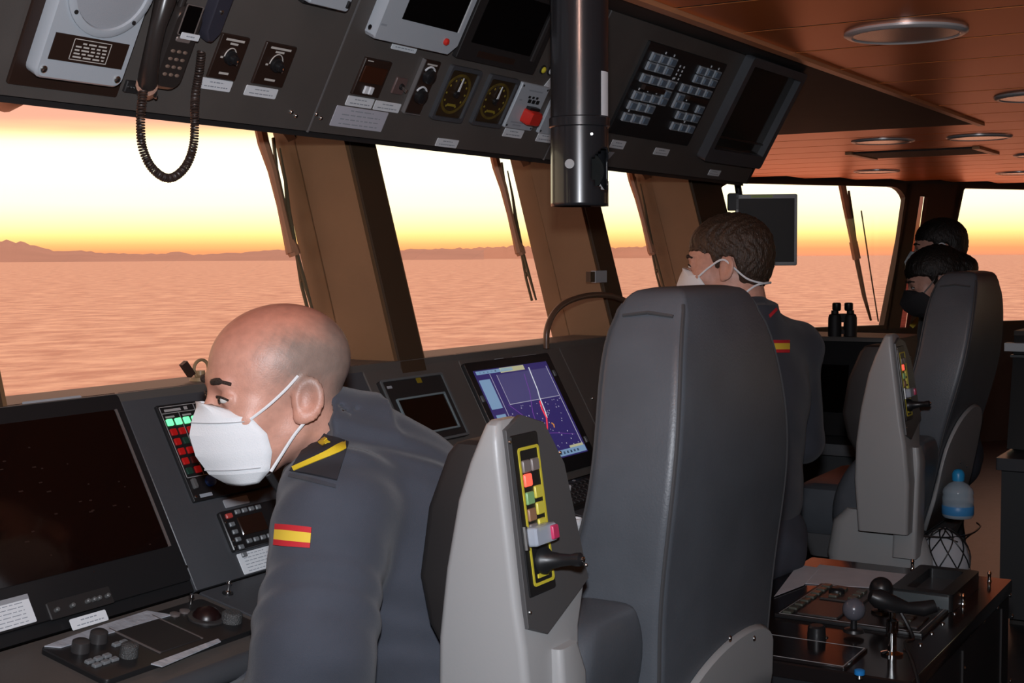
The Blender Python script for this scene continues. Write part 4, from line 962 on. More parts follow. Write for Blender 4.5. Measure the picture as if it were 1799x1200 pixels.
film('plastic_sheet', [(265, 1166), (285, 1171), (388, 1127), (383, 1122), (330, 1142)], 'narrow shiny plastic strip on the desk edge', M_film)
# right part of the desk, between chair armrest and chair
kb = thing('desk_keyboard', 'black desk keyboard below the sea chart screen', 'keyboard', DK.pt(2.75, -.12))
q = on_desk(1000, 900); obj('body', MB(M_black).rbox(DK, q[0]-.16, min(q[0]+.30, 2.98), -.13, -.02, .0003, .012, .005), kb)
copies('key', MB(M_blackm).rbox(local(DK), -.008, .008, -.007, .007, 0, .004, .0015), DK, [(q[0]-.14+.02*i, -.115+.018*j, .012) for i in range(21) for j in range(5)], kb)
copies('indicator', MB(MATS['grey_label']).box(local(DK), -.004, .004, -.003, .003, 0, .001), DK, [(q[0]-.1+.05*i, -.026, .012) for i in range(7)], kb)
def cup(p, lab, r=.028):
    F = Frame(p, (1, 0, 0), (0, 1, 0)); t = thing('paper_cup', lab, 'cup', p)
    obj('wall', MB(M_white).lathe(F, 0, 0, [(r*.72, 0), (r, .05), (r*1.06, .052), (r*.98, .05), (r*.7, .003)], 24, cap1=False), t); obj('lid', MB(M_white).lathe(F, 0, 0, [(r*1.08, .049), (r*1.08, .056), (r*.9, .060), (r*.85, .056)], 24), t)
shelf_z = 1.02
pc = DK.pt(*on_desk(1006, 965, .014), .0145)
cup(pc, 'small white cup standing on desk right of the chair armrest', .020)
wd = thing('white_tag_clip', 'tiny white clip on the desk next to armrest top edge', 'clip', DK.pt(*on_desk(992, 862, .013), .013))
q = on_desk(992, 862, .013); obj('clip', MB(M_white).rbox(DK, q[0]-.012, q[0]+.012, q[1]-.01, q[1]+.012, .0125, .026, .003), wd); obj('pin', MB(M_steel).lathe(DK, q[0], q[1], [(.003, .026), (.002, .034)], 8), wd)

# grab rail hoop on the ledge and small sill objects
hp = [(960, 612), (961, 580), (972, 552), (992, 533), (1020, 522), (1050, 518), (1078, 521), (1104, 532), (1122, 548), (1132, 575), (1134, 612)]
tag(obj('grab_rail', MB(mat('brown_rail', (.10, .055, .035), .35)).tube(smooth_path([atY(u, v, 1.655) for u, v in hp], 6), .0078, 12)), 'dark arched grab rail on the console top behind the leather chair', 'rail')
p = atY(345, 650, 1.72); so = thing('bearing_sight', 'small brown bearing sight on the sill behind the bald man\'s forehead', 'instrument', (p.x, p.y, 1.384))
sf_ = Frame((p.x+.01, p.y, 1.384), (1, 0, 0), (0, 1, 0))
obj('stand', MB(mat('brass_dull', (.25, .17, .09), .4)).lathe(sf_, 0, 0, [(.02, 0), (.018, .006), (.008, .010), (.008, .018)], 16), so)
obj('vane', MB(M_plate).bar((p.x-.012, p.y, 1.395), (p.x-.028, p.y+.004, 1.418), .012, .012), so)
obj('ring', MB(MATS['brass_dull']).tube([(p.x+.012+.018*math.cos(t/16*2*math.pi), p.y, 1.405+.016*math.sin(t/16*2*math.pi)) for t in range(17)], .003, 6), so)
pl = yin(1.5)-.008; q = atY(1050, 486, pl); wb = thing('pillar_label_box', 'grey label box on the dark pillar behind the arched rail', 'label', (q.x, pl, q.z-.02))
obj('plate', MB(MATS['grey_label']).box(WORLD, q.x-.03, q.x+.035, pl-.010, pl+.004, q.z-.016, q.z+.016), wb); obj('socket', MB(M_plate).box(WORLD, q.x-.06, q.x-.035, pl-.010, pl+.004, q.z-.014, q.z+.014), wb)

# ------------------------------------------------------------------ hanging monitor near the helm
mF = Frame(dep(1347, 404, 4.75), R0*.96+V((FW.x, FW.y, 0))*-.12, (0, 0, 1))
if mF.n.dot(FW) > 0: mF = Frame(mF.O, -mF.ex, (0, 0, 1))
hm = thing('hanging_monitor', 'black flat monitor hung in front of the far window beside dark-haired man', 'monitor', mF.pt(0, -.13))
obj('housing', MB(M_black).rbox(mF, -.108, .105, -.125, .125, -.03, 0, .006, .002), hm)
obj('screen', MB(mat('matte_screen', (.006, .004, .003), .5, spec=.2)).box(mF, -.098, .095, -.112, .110, 0, .001), hm)
obj('top_strip', MB(mat('green_strip', (.10, .13, .01), .5, emit=.25)).box(mF, -.055, .02, .113, .121, 0, .001), hm)  # thin green strip along the top edge, faintly emissive
obj('bracket', MB(M_black).tube([mF.pt(-.06, .0, -.03), mF.pt(-.08, .05, -.08), mF.pt(-.10, .18, -.10), mF.pt(-.10, ZC-mF.O.z-.004, -.10)], .012, 10), hm)
obj('joint_box', MB(M_blackm).rbox(mF, -.135, -.095, .07, .13, -.06, .0, .006), hm)

# ------------------------------------------------------------------ helm chairs
def helm_chair(dx, shear, off, lab, first, size=1.):
    def G(p): return CAM+(V(p)-CAM)*size           # size of this chair, kept on its sight line
    T = lambda x, y, z: G((x+dx, y + (off + shear*(1.44-z) if z > .7 else off+shear*.74), z)); OF = V((dx, off+shear*.74*.9, 0))
    root = thing('helm_chair', lab, 'chair', ((2.2+dx)*size, (1.1+off)*size, 0), 'leather helm chairs')
    st = [(1.548, .945, .985, .10), (1.545, .925, 1.005, .128), (1.535, .912, 1.018, .146), (1.51, .902, 1.03, .166), (1.46, .892, 1.036, .196), (1.40, .883, 1.036, .220), (1.30, .872, 1.026, .250), (1.18, .876, 1.03, .270), (1.08, .89, 1.06, .268), (1.0, .90, 1.105, .262), (.90, .905, 1.17, .25), (.80, .91, 1.2, .245), (.72, .92, 1.2, .235)]
    zz = np.array([s[0] for s in st][::-1]); dat = np.array([s[1:] for s in st][::-1])
    zs = sorted(set(list(np.linspace(.72, 1.5, 34)) + [1.51, 1.52, 1.53, 1.538, 1.543, 1.547, 1.548]))
    def sec(z): return [float(np.interp(z, zz, dat[:, i])) for i in range(3)]
    # smooth the interpolated stations
    S = np.array([sec(z) for z in zs]); Sm = S.copy()
    for it in range(3):
        Sm[1:-8] = (np.vstack([Sm[0:1], Sm[:-9]])[:len(Sm[1:-8])] + Sm[1:-8] + Sm[2:-7])/3
    mb_ = MB(M_leather); secs_ = []
    for z, (yb, yf, w) in zip(zs, Sm):
        r = .020 if z < 1.5 else .020*max(.45, (1.56-z)/.06)
        secs_.append((z, 2.2-w, 2.2+w, yb, yf, r))
    mb_.loft(secs_, k=5)
    mb_.v = [T(*p) for p in mb_.v]
    back = obj('backrest', mb_, root, deg=60)
    def edge(side, fr):
        pts = []
        for z, (yb, yf, w) in zip(zs, Sm):
            if z > 1.522 or z < .74: continue
            e = .0046
            pts.append(T(2.2+side*(w-e), (yf-e) if fr else (yb+e), z))
        return pts
    for side in (-1, 1):
        obj('piping', MB(M_seam).tube(edge(side, False), .0034, 6), back); obj('piping', MB(M_seam).tube(edge(side, True), .0030, 6), back)
    # top panel seam
    yb, yf, w = sec(1.50)
    obj('piping', MB(M_seam).tube([T(2.2-w-.0005, yb+.02, 1.502), T(2.2-w-.001, (yb+yf)/2, 1.508), T(2.2-w-.0005, yf-.02, 1.502)], .003, 6), back)
    # stitched pairs beside the rear seam
    # seat, base
    cu_ = MB(M_leather); cu_.loft([(.70, 1.96, 2.44, 1.02, 1.325, .05), (.72, 1.945, 2.455, 1.0, 1.34, .06), (.80, 1.94, 2.46, 1.0, 1.345, .06), (.845, 1.95, 2.45, 1.0, 1.335, .06), (.86, 1.98, 2.42, 1.0, 1.31, .05)], k=5)
    cu_.v = [G(p+OF) for p in cu_.v]; obj('seat', cu_, root)
    pn = MB(M_shelld); pn.loft([(.62, 1.98, 2.42, .93, 1.30, .04), (.70, 1.95, 2.45, .90, 1.32, .04)], k=4); pn.v = [G(p+OF) for p in pn.v]; obj('seat_pan', pn, root)
    pdF = Frame(((2.2+dx)*size, (1.14+OF.y)*size, 0), (1, 0, 0), (0, 1, 0))
    obj('pedestal', MB(M_shelld).lathe(pdF, 0, 0, [(.07, .04), (.06, .08), (.055, .55), (.10, .62)], 24), root)
    obj('floor_plate', MB(M_shelld).lathe(pdF, 0, 0, [(.22, .0), (.22, .02), (.12, .05)], 28), root)
    # grey moulded shell low on the back
    sh = MB(M_shell); n = 22; vs = []
    def yb_at(z): return sec(z)[0]
    for i in range(n+1):
        t = math.pi*i/n; x = -.235*math.cos(t); top_ = (.775+.10*math.sin(t)**.8+.085*(i/n)) if first else (.93+.19*math.sin(t)**.8)
        for z, d in ((.74, .012), (top_*.5+.37, .014), (top_-.008, .012), (top_, .003)):
            zc2 = max(z, .741); vs.append(T(2.2+x, yb_at(zc2)-d, zc2))
    fs = []
    for i in range(n):
        for k in range(3): a = i*4+k; fs.append((a, a+1, a+5, a+4))
    sh.add(vs, fs); so_ = obj('back_shell', sh, root); md_ = so_.modifiers.new('thick', 'SOLIDIFY'); md_.thickness = .012; md_.offset = -1
    copies('shell_screw', MB(M_steel).lathe(Frame((0, 0, 0), (1, 0, 0), (0, 0, 1)), 0, 0, [(.005, 0), (.004, .002)], 10), Frame((0, 0, 0), (1, 0, 0), (0, 0, 1)),
           [(T(2.2+x, 0, z).x, T(2.2, .9, z).z, -(T(2.2, yb_at(max(z, .75)), max(z, .75)).y-.0145)) for x, z in ((-.1, .86), (.0, .93), (.12, .9))], root)
    # armrest folded upright on the left: grey wedge, dark pad, control plate
    A = lambda p: G((p[0]+dx, p[1]+off*.9+(.05 if not first else 0), p[2]))
    ar = MB(M_shell)
    ar.loft([(.80, 1.585, 1.70, .93, 1.075, .012), (.95, 1.572, 1.72, .925, 1.083, .012), (1.06, 1.57, 1.735, .935, 1.079, .012), (1.115, 1.57, 1.772, .945, 1.072, .012), (1.16, 1.57, 1.762, .951, 1.066, .012), (1.26, 1.57, 1.742, .964, 1.045, .012), (1.315, 1.57, 1.728, .971, 1.025, .012),
             (1.345, 1.572, 1.69, .975, 1.012, .012), (1.368, 1.578, 1.655, .979, 1.003, .010), (1.374, 1.588, 1.64, .983, .999, .006)], k=4)
    ar.v = [A(p) for p in ar.v]; arm = obj('armrest', ar, root, label='light grey armrest folded upright with control plate')
    dp = MB(M_blackm); dp.loft([(1.02, 1.60, 1.72, 1.05, 1.085, .012), (1.07, 1.592, 1.735, 1.05, 1.112, .014), (1.14, 1.59, 1.74, 1.04, 1.128, .016), (1.24, 1.59, 1.74, 1.02, 1.112, .016), (1.32, 1.59, 1.72, 1.0, 1.078, .016), (1.336, 1.595, 1.715, 1.0, 1.066, .014), (1.34, 1.61, 1.70, 1.005, 1.055, .01)], k=4)
    dp.v = [A(p) for p in dp.v]; obj('arm_pad', dp, arm, label='dark padded underside')
    PF = Frame(A((1.57, .938, 1.088)), (1, 0, 0), (0, .036, .262))
    obj('control_plate', MB(mat('dark_grey_plate', (.075, .073, .074), .4)).poly(PF, [(.012, .0), (.06, -.018), (.188, .03), (.160, .20), (.118, .262), (.060, .278), (.016, .262)], -.004, .0035, .0015), arm)
    sp_ = [(.185, .05), (.150, .215), (.02, .02), (.022, .245)]
    copies('plate_screw', MB(M_steel).lathe(local(PF), 0, 0, [(.003, 0), (.002, .002)], 8), PF, [(x, y, .0035) for x, y in sp_], arm)
    x0, x1, y0, y1 = .035, .090, .050, .235
    obj('key_panel', MB(M_black).rbox(PF, x0-.012, x1+.002, y0-.012, y1+.018, .0035, .0055, .003), arm)
    obj('yellow_border', MB(M_yellow).ring(PF, rrect(x0, x1, y0, y1, .005), rrect(x0+.004, x1-.004, y0+.004, y1-.004, .003), .0055, .0065), arm)
    obj('yellow_caption', MB(M_yellow).rbox(PF, x0+.012, x1-.012, y0+.009, y0+.015, .0055, .0065, .001), arm)
    cols = [('lit_orange_red', (.9, .10, .06), 1.0), ('green_key', (.20, .38, .16), .1), ('yellow_key', (.55, .48, .06), .1), ('brown_key', (.30, .16, .09), .0), ('dull_key', (.2, .17, .16), 0)]
    km = [mat(n_, c_, .4, emit=e_) for n_, c_, e_ in cols]
    lay = [(0, .86, 4), (1, .86, 4), (0, .76, 0), (0, .63, 1), (1, .66, 2), (0, .51, 3), (1, .54, 2), (0, .40, 4), (1, .42, 2)]
    copies('key', MB(km[0]).rbox(local(PF), -.0095, .0095, -.0085, .0085, 0, .003, .002), PF, [(x0+.016+.023*c, y0+(y1-y0)*f, .0055) for c, f, _ in lay], arm, [km[i_] for _, _, i_ in lay])
    obj('clear_guard', MB(mat('clear_plastic', (.45, .50, .58), .12, alpha=.75)).rbox(PF, x0-.012, x0+.045, y0+.055, y0+.080, .006, .026, .004, .003), arm, label='clear hinged guard with red button')
    obj('guarded_button', MB(mat('magenta_red', (.55, .04, .12), .3)).rbox(PF, x0+.026, x0+.042, y0+.058, y0+.077, .026, .030, .002), arm)
    obj('guard_hinge', MB(M_steel).tube([PF.pt(x0-.013, y0+.052, .010), PF.pt(x0-.013, y0+.083, .010)], .004, 8), arm)
    jb = obj('joystick', MB(M_black).lathe(PF, x0+.03, y0+.030, [(.019, .005), (.018, .012), (.012, .018), (.010, .030), (.009, .032), (.0075, .050), (.009, .056), (.009, .064), (.004, .067)], 18), arm)
    obj('joystick_tip', MB(M_steel).lathe(PF, x0+.03, y0+.030, [(.004, .066), (.004, .069), (.002, .070)], 10), jb)
    # arm bracket to the seat
    bk = MB(M_leather); bk.loft([(.70, 1.74, 1.99, 1.0, 1.20, .04), (.84, 1.72, 1.99, .96, 1.22, .05), (.97, 1.71, 1.97, .92, 1.16, .05), (1.03, 1.74, 1.95, .93, 1.08, .04), (1.05, 1.80, 1.94, .94, 1.04, .03)], k=4)
    bk.v = [A(p) for p in bk.v]; obj('side_bolster', bk, root, sub=2, deg=180)
    bk = MB(M_shell); bk.loft([(.72, 1.64, 1.74, .92, .99, .01), (1.0, 1.64, 1.715, .912, .98, .01), (1.045, 1.645, 1.70, .918, .975, .01)], k=3)
    bk.v = [A(p) for p in bk.v]; obj('arm_bracket', bk, root)
    return root, T, A, PF
ch1, T1, A1_, PF1 = helm_chair(0, 0, 0, 'large leather helm chair in the foreground with upright grey armrest', True, .95)
ch2, T2, A2_, PF2 = helm_chair(2.275, .16, .045, 'farther leather helm chair with blue bottle and net bag at its back', False)
#PART4
# bottle and net bag hung at the back of the farther chair
bx, by = 4.26, .972
BF = Frame((bx, by, .790), (1, 0, 0), (0, 1, 0))
M_pet = mat('clear_bottle', (.55, .68, .78), .1, alpha=.45); M_bluecap = mat('blue_cap', (.02, .30, .62), .35); M_blab = mat('blue_label', (.06, .28, .60), .4)
bt = thing('water_bottle', 'clear plastic water bottle with blue cap in the chair net', 'bottle', (bx, by, .790))
obj('body', MB(M_pet).lathe(BF, 0, 0, [(.042, 0), (.047, .006), (.047, .025), (.044, .030), (.047, .035), (.047, .062), (.045, .070), (.047, .078), (.043, .09), (.029, .104), (.014, .112), (.0135, .120)], 28), bt)
obj('label_band', MB(M_blab).lathe(BF, 0, 0, [(.0445, .008), (.0478, .012), (.0478, .036), (.0450, .040)], 28, cap0=False, cap1=False), bt, label='blue label band')
obj('water', MB(mat('water', (.35, .45, .55), .05, alpha=.5)).lathe(BF, 0, 0, [(.040, .003), (.043, .008), (.043, .045), (0, .046)], 24), bt)
obj('cap', MB(M_bluecap).lathe(BF, 0, 0, [(.018, .114), (.019, .134), (.016, .142), (.012, .147), (.004, .150)], 20), bt, label='blue cap')
nbx, nby, nbz = 4.06, .965, .690
nb = thing('net_bag', 'black string net holding a white bundle below the water bottle', 'net bag', (nbx, nby, .58))
NF = Frame((nbx, nby, nbz), (1, 0, 0), (0, 1, 0))
prof = []
for i in range(13):
    t = -math.pi/2+math.pi*i/12; prof.append((max(.001, .075*math.cos(t)), .098*math.sin(t)))
bm_ = MB(mat('white_bundle_cloth', (.42, .43, .46), .8, bump=.6, bscale=30)).lathe(NF, 0, 0, prof, 28, sx=.8, sy=1); obj('bundle', bm_, nb, label='off-white cloth bundle')
def npt(lat, lon, r=1.03): return NF.pt(.061*r*math.cos(lat)*math.cos(lon), .076*r*math.cos(lat)*math.sin(lon), .099*r*math.sin(lat))
for k in range(9):
    for sgn in (-1, 1):
        obj('net_cord', MB(M_black).tube([npt(-1.45+2.9*i/16, sgn*2.2*i/16+2*math.pi*k/9) for i in range(17)], .0022, 5), nb)
rim = [V((4.00, 1.03, .775)), V((4.02, .95, .772)), V((4.12, .905, .768)), V((4.26, .905, .766)), V((4.31, .925, .768))]
obj('net_rim', MB(M_black).tube(smooth_path(rim, 5), .003, 6), nb)
for k in range(3): obj('net_cord', MB(M_black).tube([rim[k+1], npt(.75, -2.2+.45*k)], .002, 5), nb)
q = atX(1500, 945, 4.0); obj('recline_lever', MB(M_black).tube([q+V((.06, .03, .02)), q, q+V((-.02, -.05, -.03)), q+V((-.025, -.075, -.025))], [.012, .008, .008, .012], 10), ch2)
q = atX(1577, 912, 4.08); q2 = atX(1577, 985, 4.08); obj('gas_strut', MB(M_black).tube([q, q.lerp(q2, .35), q.lerp(q2, .36), q2], [.014, .014, .017, .017], 12), ch2)
sk = MB(M_shell); sk.loft([(.56, 3.98, 4.06, .97, 1.27, .03), (.70, 3.96, 4.06, .98, 1.30, .05), (.80, 3.96, 4.05, 1.02, 1.28, .05), (.84, 3.97, 4.04, 1.06, 1.24, .04)], k=4); obj('side_skirt', sk, ch2)

# ------------------------------------------------------------------ side console between the chairs
ZA = .80; AC = Frame((0, 0, ZA), (1, 0, 0), (0, 1, 0))
ax0, ax1, ay0, ay1 = 2.52, 3.458, .655, 1.165
M_gloss = mat('black_gloss_top', (.014, .011, .011), .14)
ac = thing('side_console', 'low black glossy control console right of the foreground chair', 'console', ((ax0+ax1)/2, (ay0+ay1)/2, 0))
obj('top', MB(M_gloss).rbox(AC, ax0, ax1, ay0, ay1, -.03, 0, .006, .003), ac)
obj('cabinet', MB(mat('black_cabinet', (.020, .020, .023), .4)).box(WORLD, ax0+.01, ax1-.01, ay0+.006, ay1-.01, 0, ZA-.03), ac)
RF = Frame((0, ay0+.006, 0), (1, 0, 0), (0, 0, 1))          # n towards -y
for u in (1690, 1757):
    q = RF.px(u, 1150); obj('panel_joint', MB(MATS['dark_strip']).box(RF, q[0]-.004, q[0]+.004, .02, ZA-.05, 0, .004), ac)
bolt = MB(M_steel).lathe(local(RF), 0, 0, [(.0055, 0), (.0055, .002), (.003, .004)], 10)
copies('bolt', bolt, RF, [(*RF.px(u, v), 0) for u, v in [(1774, 1046), (1752, 1068), (1728, 1092), (1703, 1117), (1688, 1131), (1659, 1160), (1628, 1192), (1778, 1083), (1693, 1174), (1775, 1196)]], ac)
bolt = MB(M_steel).lathe(local(AC), 0, 0, [(.005, 0), (.005, .002), (.003, .0035)], 10)
copies('bolt', bolt, AC, [(*AC.px(u, v), 0) for u, v in [(1449, 1094), (1677, 1078), (1656, 1096), (1637, 1113), (1617, 1133), (1591, 1143), (1451, 1120), (1430, 1106)]], ac)
for u, v in ((1603, 1000), (1738, 1022), (1692, 1062)):
    q = AC.px(u, v); obj('latch_post', MB(M_chrome).lathe(AC, q[0], q[1], [(.006, 0), (.004, .006), (.004, .018), (.0055, .02), (.003, .026)], 10), ac)
# control plate
q = [AC.px(*p) for p in ((1380, 1080), (1611, 1126), (1682, 1066), (1438, 1024))]
px0, px1 = (q[0][0]+q[1][0])/2, (q[2][0]+q[3][0])/2; py0, py1 = (q[1][1]+q[2][1])/2, (q[0][1]+q[3][1])/2
pc_ = thing('thruster_panel', 'black control plate with levers and knobs set into the side console', 'control panel', AC.pt((px0+px1)/2, (py0+py1)/2))
obj('plate', MB(M_black).rbox(AC, px0, px1, py0, py1, .0004, .008, .004), pc_)
obj('edge_line', MB(MATS['panel_line']).ring(AC, rrect(px0+.008, px1-.008, py0+.008, py1-.008, .003), rrect(px0+.010, px1-.010, py0+.010, py1-.010, .003), .008, .0086), pc_)
W2, H2 = px1-px0, py1-py0
M_sub = mat('sub_plate', (.045, .038, .036), .35)
for x0, x1, y0, y1 in ((.06, .46, .58, .86), (.54, .94, .55, .86), (.10, .42, .06, .26), (.62, .92, .06, .36)): obj('sub_panel', MB(M_sub).rbox(AC, px0+W2*x0, px0+W2*x1, py0+H2*y0, py0+H2*y1, .008, .012, .003), pc_)
copies('key', MB(mat('dim_key', (.07, .075, .06), .3)).rbox(local(AC), -.012, .012, -.010, .010, 0, .005, .002), AC, [(px0+W2*(.08+.12*i), py0+H2*.925, .008) for i in range(8)] + [(px0+W2*(.62+.1*i), py0+H2*(.64+.14*j), .012) for i in range(3) for j in range(2)] + [(px0+W2*(.14+.1*i), py0+H2*.16, .012) for i in range(3)] + [(px0+W2*(.68+.09*i), py0+H2*.2, .012) for i in range(3)], pc_)
def ball(u, v, r, m, lab, stem=.03):
    q = AC.px(u, v, .03); t = obj('lever_ball', MB(m).lathe(AC, q[0], q[1], [(r*math.cos(t_), .012+stem+r+r*math.sin(t_)) for t_ in np.linspace(-1.5, 1.5, 13)], 20), pc_, label=lab)
    obj('lever_stem', MB(M_black).lathe(AC, q[0], q[1], [(.022, .008), (.02, .014), (.007, .016), (.006, .012+stem+.006)], 14), t)
ball(1500, 1092, .024, mat('dark_grey_ball', (.10, .10, .12), .25), 'dark grey ball knob', .02); ball(1548, 1060, .026, M_black, 'black ball knob', .025)
q = AC.px(1470, 1050); obj('round_switch', MB(M_black).lathe(AC, q[0], q[1], [(.02, .008), (.018, .02), (.012, .023)], 18), pc_)
q = AC.px(1440, 1108); obj('round_switch', MB(M_black).lathe(AC, q[0]-.08, q[1]-.02, [(.02, 0), (.018, .03), (.014, .034)], 18), pc_)
# lower glass plate near the picture edge
q = [AC.px(*p) for p in ((1395, 1182), (1500, 1200), (1535, 1147), (1448, 1130))]
lp = thing('glass_cover_plate', 'dark glossy cover plate near bottom edge on the side console', 'plate', AC.pt(q[0][0]+.08, q[1][1]+.08))
gx0, gx1, gy0, gy1 = ax0+.01, (q[2][0]+q[3][0])/2, ay0+.13, ay1-.12
obj('cover', MB(M_gloss).rbox(AC, gx0, gx1, gy0, gy1, .0004, .006, .004), lp); obj('edge_line', MB(MATS['panel_line']).ring(AC, rrect(gx0+.004, gx1-.004, gy0+.004, gy1-.004, .003), rrect(gx0+.006, gx1-.006, gy0+.006, gy1-.006, .003), .006, .0066), lp)
# tray, papers
q = [AC.px(u, v, .035) for u, v in ((1569, 1030), (1673, 1057), (1714, 1007), (1620, 994))]
ty = thing('document_tray', 'black raised tray with sunken top at far end of the side console', 'tray', AC.pt((q[0][0]+q[2][0])/2, (q[0][1]+q[2][1])/2))
tx0, tx1 = (q[0][0]+q[1][0])/2, min((q[2][0]+q[3][0])/2, ax1-.015); ty0, ty1 = max((q[1][1]+q[2][1])/2, ay0+.02), (q[0][1]+q[3][1])/2
obj('rim', MB(M_black).ring(AC, rrect(tx0, tx1, ty0, ty1, .012), rrect(tx0+.03, tx1-.03, ty0+.03, ty1-.03, .008), .0006, .040), ty)
obj('bottom', MB(mat('tray_grey', (.06, .065, .07), .3)).box(AC, tx0+.025, tx1-.025, ty0+.025, ty1-.025, .001, .018), ty)
obj('front_lip', MB(mat('tray_lip', (.07, .085, .09), .3)).rbox(AC, tx0-.008, tx0+.002, ty0+.006, ty1-.006, .0006, .036, .002), ty)
def sheet(pts, lab, z=.001):
    k = [AC.px(u, v) for u, v in pts]; k = [(min(x, ax1-.003), min(max(y, ay0+.003), ay1-.003)) for x, y in k]
    return tag(obj('paper_sheet', MB(M_paper).poly(AC, k, z, z+.001)), lab, 'paper')
sheet([(1405, 1026), (1565, 1036), (1592, 1010), (1440, 993)], 'white paper sheet lying left of the black tray')
sheet([(1360, 1050), (1412, 1030), (1440, 1000), (1385, 992)], 'white paper sheet corner showing beside the foreground chair', .0022)
# microphone on a chrome post
q = AC.px(1567, 1150); pf = Frame(AC.pt(*q), (1, 0, 0), (0, 1, 0)); hgt = atX(1566, 1068, pf.O.x).z-ZA
mc = thing('stand_microphone', 'black microphone on chrome post with thin cable on the side console', 'microphone', pf.O)
obj('post', MB(M_chrome).lathe(pf, 0, 0, [(.022, 0), (.022, .004), (.009, .008), (.009, .045), (.012, .047), (.012, .070), (.0065, .074), (.0065, hgt)], 18), mc)
tp_ = pf.pt(0, 0, hgt); sd_ = V((R0.x, R0.y, 0))
obj('head', MB(M_black).tube([tp_+sd_*-.045+V((0, 0, .026)), tp_+sd_*-.03+V((0, 0, .02)), tp_+V((0, 0, .008)), tp_+sd_*.03, tp_+sd_*.06+V((0, 0, -.002)), tp_+sd_*.085+V((0, 0, .004))], [.012, .02, .018, .012, .016, .013], 12), mc)
obj('clip', MB(M_steel).bar(tp_+sd_*.02+V((0, 0, -.012)), tp_+sd_*.05+V((0, 0, -.010)), .008, .005), mc)
cpts = [tp_+sd_*.012, tp_+sd_*.03+V((-.03, -.02, -.05)), atX(1590, 1130, pf.O.x-.1), atX(1604, 1165, pf.O.x-.18), atX(1615, 1210, pf.O.x-.22), atX(1618, 1260, pf.O.x-.22)]
obj('cable', MB(M_black).tube(smooth_path(cpts, 8), .0035, 6), mc)
q = AC.px(1510, 1192); kb_ = thing('blue_knob', 'tiny bright blue knob at the bottom edge of the side console', 'knob', AC.pt(*q))
obj('cap', MB(mat('bright_blue', (.02, .22, .60), .3)).lathe(AC, q[0], q[1], [(.010, .008), (.010, .016), (.006, .018)], 14), kb_); obj('stem', MB(M_steel).lathe(AC, q[0], q[1], [(.006, 0), (.004, .009)], 10), kb_)

# ------------------------------------------------------------------ far consoles, binoculars
def far_console(x0, x1, y0, y1, zt, lab, lx=True):
    t = thing('wing_console', lab, 'console', ((x0+x1)/2, (y0+y1)/2, 0))
    obj('cabinet', MB(M_panel).box(WORLD, x0+.12, x1, y0, y1, 0, zt-.02), t)
    obj('top', MB(M_panel).rbox(WORLD, x0+.10, x1, y0, y1, zt-.02, zt, .005), t)
    f = MB(M_black); f.add([(x0, y0, .78), (x0, y1, .78), (x0+.12, y1, zt-.02), (x0+.12, y0, zt-.02), (x0+.13, y0, .78), (x0+.13, y1, .78)], [(0, 1, 2, 3), (0, 3, 4), (1, 5, 2), (0, 4, 5, 1), (4, 3, 2, 5)])
    obj('sloping_panel', f, t, smooth=False)
    obj('ledge', MB(mat('ledge_grey', (.10, .105, .115), .4)).rbox(WORLD, x0-.22, x0+.12, y0, y1, .72, .77, .01), t)
    obj('kick_panel', MB(mat('drawer_grey', (.055, .058, .062), .5)).box(WORLD, x0-.10, x0+.1, y0, y1, .08, .72), t)
    return t
wc1 = far_console(6.02, 6.5, 1.66, 2.42, 1.225, 'dark wing console under the binoculars, far end of the bridge')
for y_ in (1.75, 1.95, 2.2): obj('screen', MB(M_glassblk).box(Frame((6.06, y_, 1.0), (0, -1, 0), (.1, 0, .42)), -.07, .07, -.12, .1, .002, .006), wc1)
wc2 = far_console(5.95, 6.6, -.8, 1.16, 1.275, 'dark console with white label right of the farther chair')
q = atX(1780, 616, 5.95); obj('label_plate', MB(M_white).box(WORLD, 5.995, 6.06, q.y-.04, q.y+.045, 1.19, 1.225), wc2)
obj('bright_edge', MB(MATS['grey_edge']).box(WORLD, 5.99, 6.06, -.8, 1.16, 1.165, 1.175), wc2)
obj('screen', MB(mat('navy_screen', (.006, .008, .02), .2)).box(Frame((6.04, .5, 1.0), (0, -1, 0), (.12, 0, .475)), -.55, .55, -.15, .12, .004, .008), wc2)
bp0 = dep(1480, 588, 6.3); bz = 1.225
bn = thing('binoculars', 'black binoculars standing upright on the far console before the window', 'binoculars', (bp0.x, bp0.y, bz))
sd_ = V((R0.x, R0.y, 0)).normalized()
for s_ in (-1, 1):
    c = V((bp0.x, bp0.y, bz)) + sd_*s_*.036; bf = Frame(c, (1, 0, 0), (0, 1, 0))
    obj('barrel', MB(M_blackm).lathe(bf, 0, 0, [(.030, 0), (.031, .03), (.030, .085), (.026, .10), (.017, .105), (.0165, .12)], 20), bn)
    obj('eyepiece', MB(M_black).lathe(bf, -sd_.x*s_*.008, -sd_.y*s_*.008, [(.016, .118), (.020, .125), (.020, .152), (.015, .156)], 18), bn)
obj('bridge', MB(M_blackm).bar(V((bp0.x, bp0.y, bz+.085))-sd_*.02, V((bp0.x, bp0.y, bz+.085))+sd_*.02, .02, .04), bn); obj('hinge', MB(M_blackm).bar(V((bp0.x, bp0.y, bz+.02))-sd_*.012, V((bp0.x, bp0.y, bz+.02))+sd_*.012, .018, .02), bn)

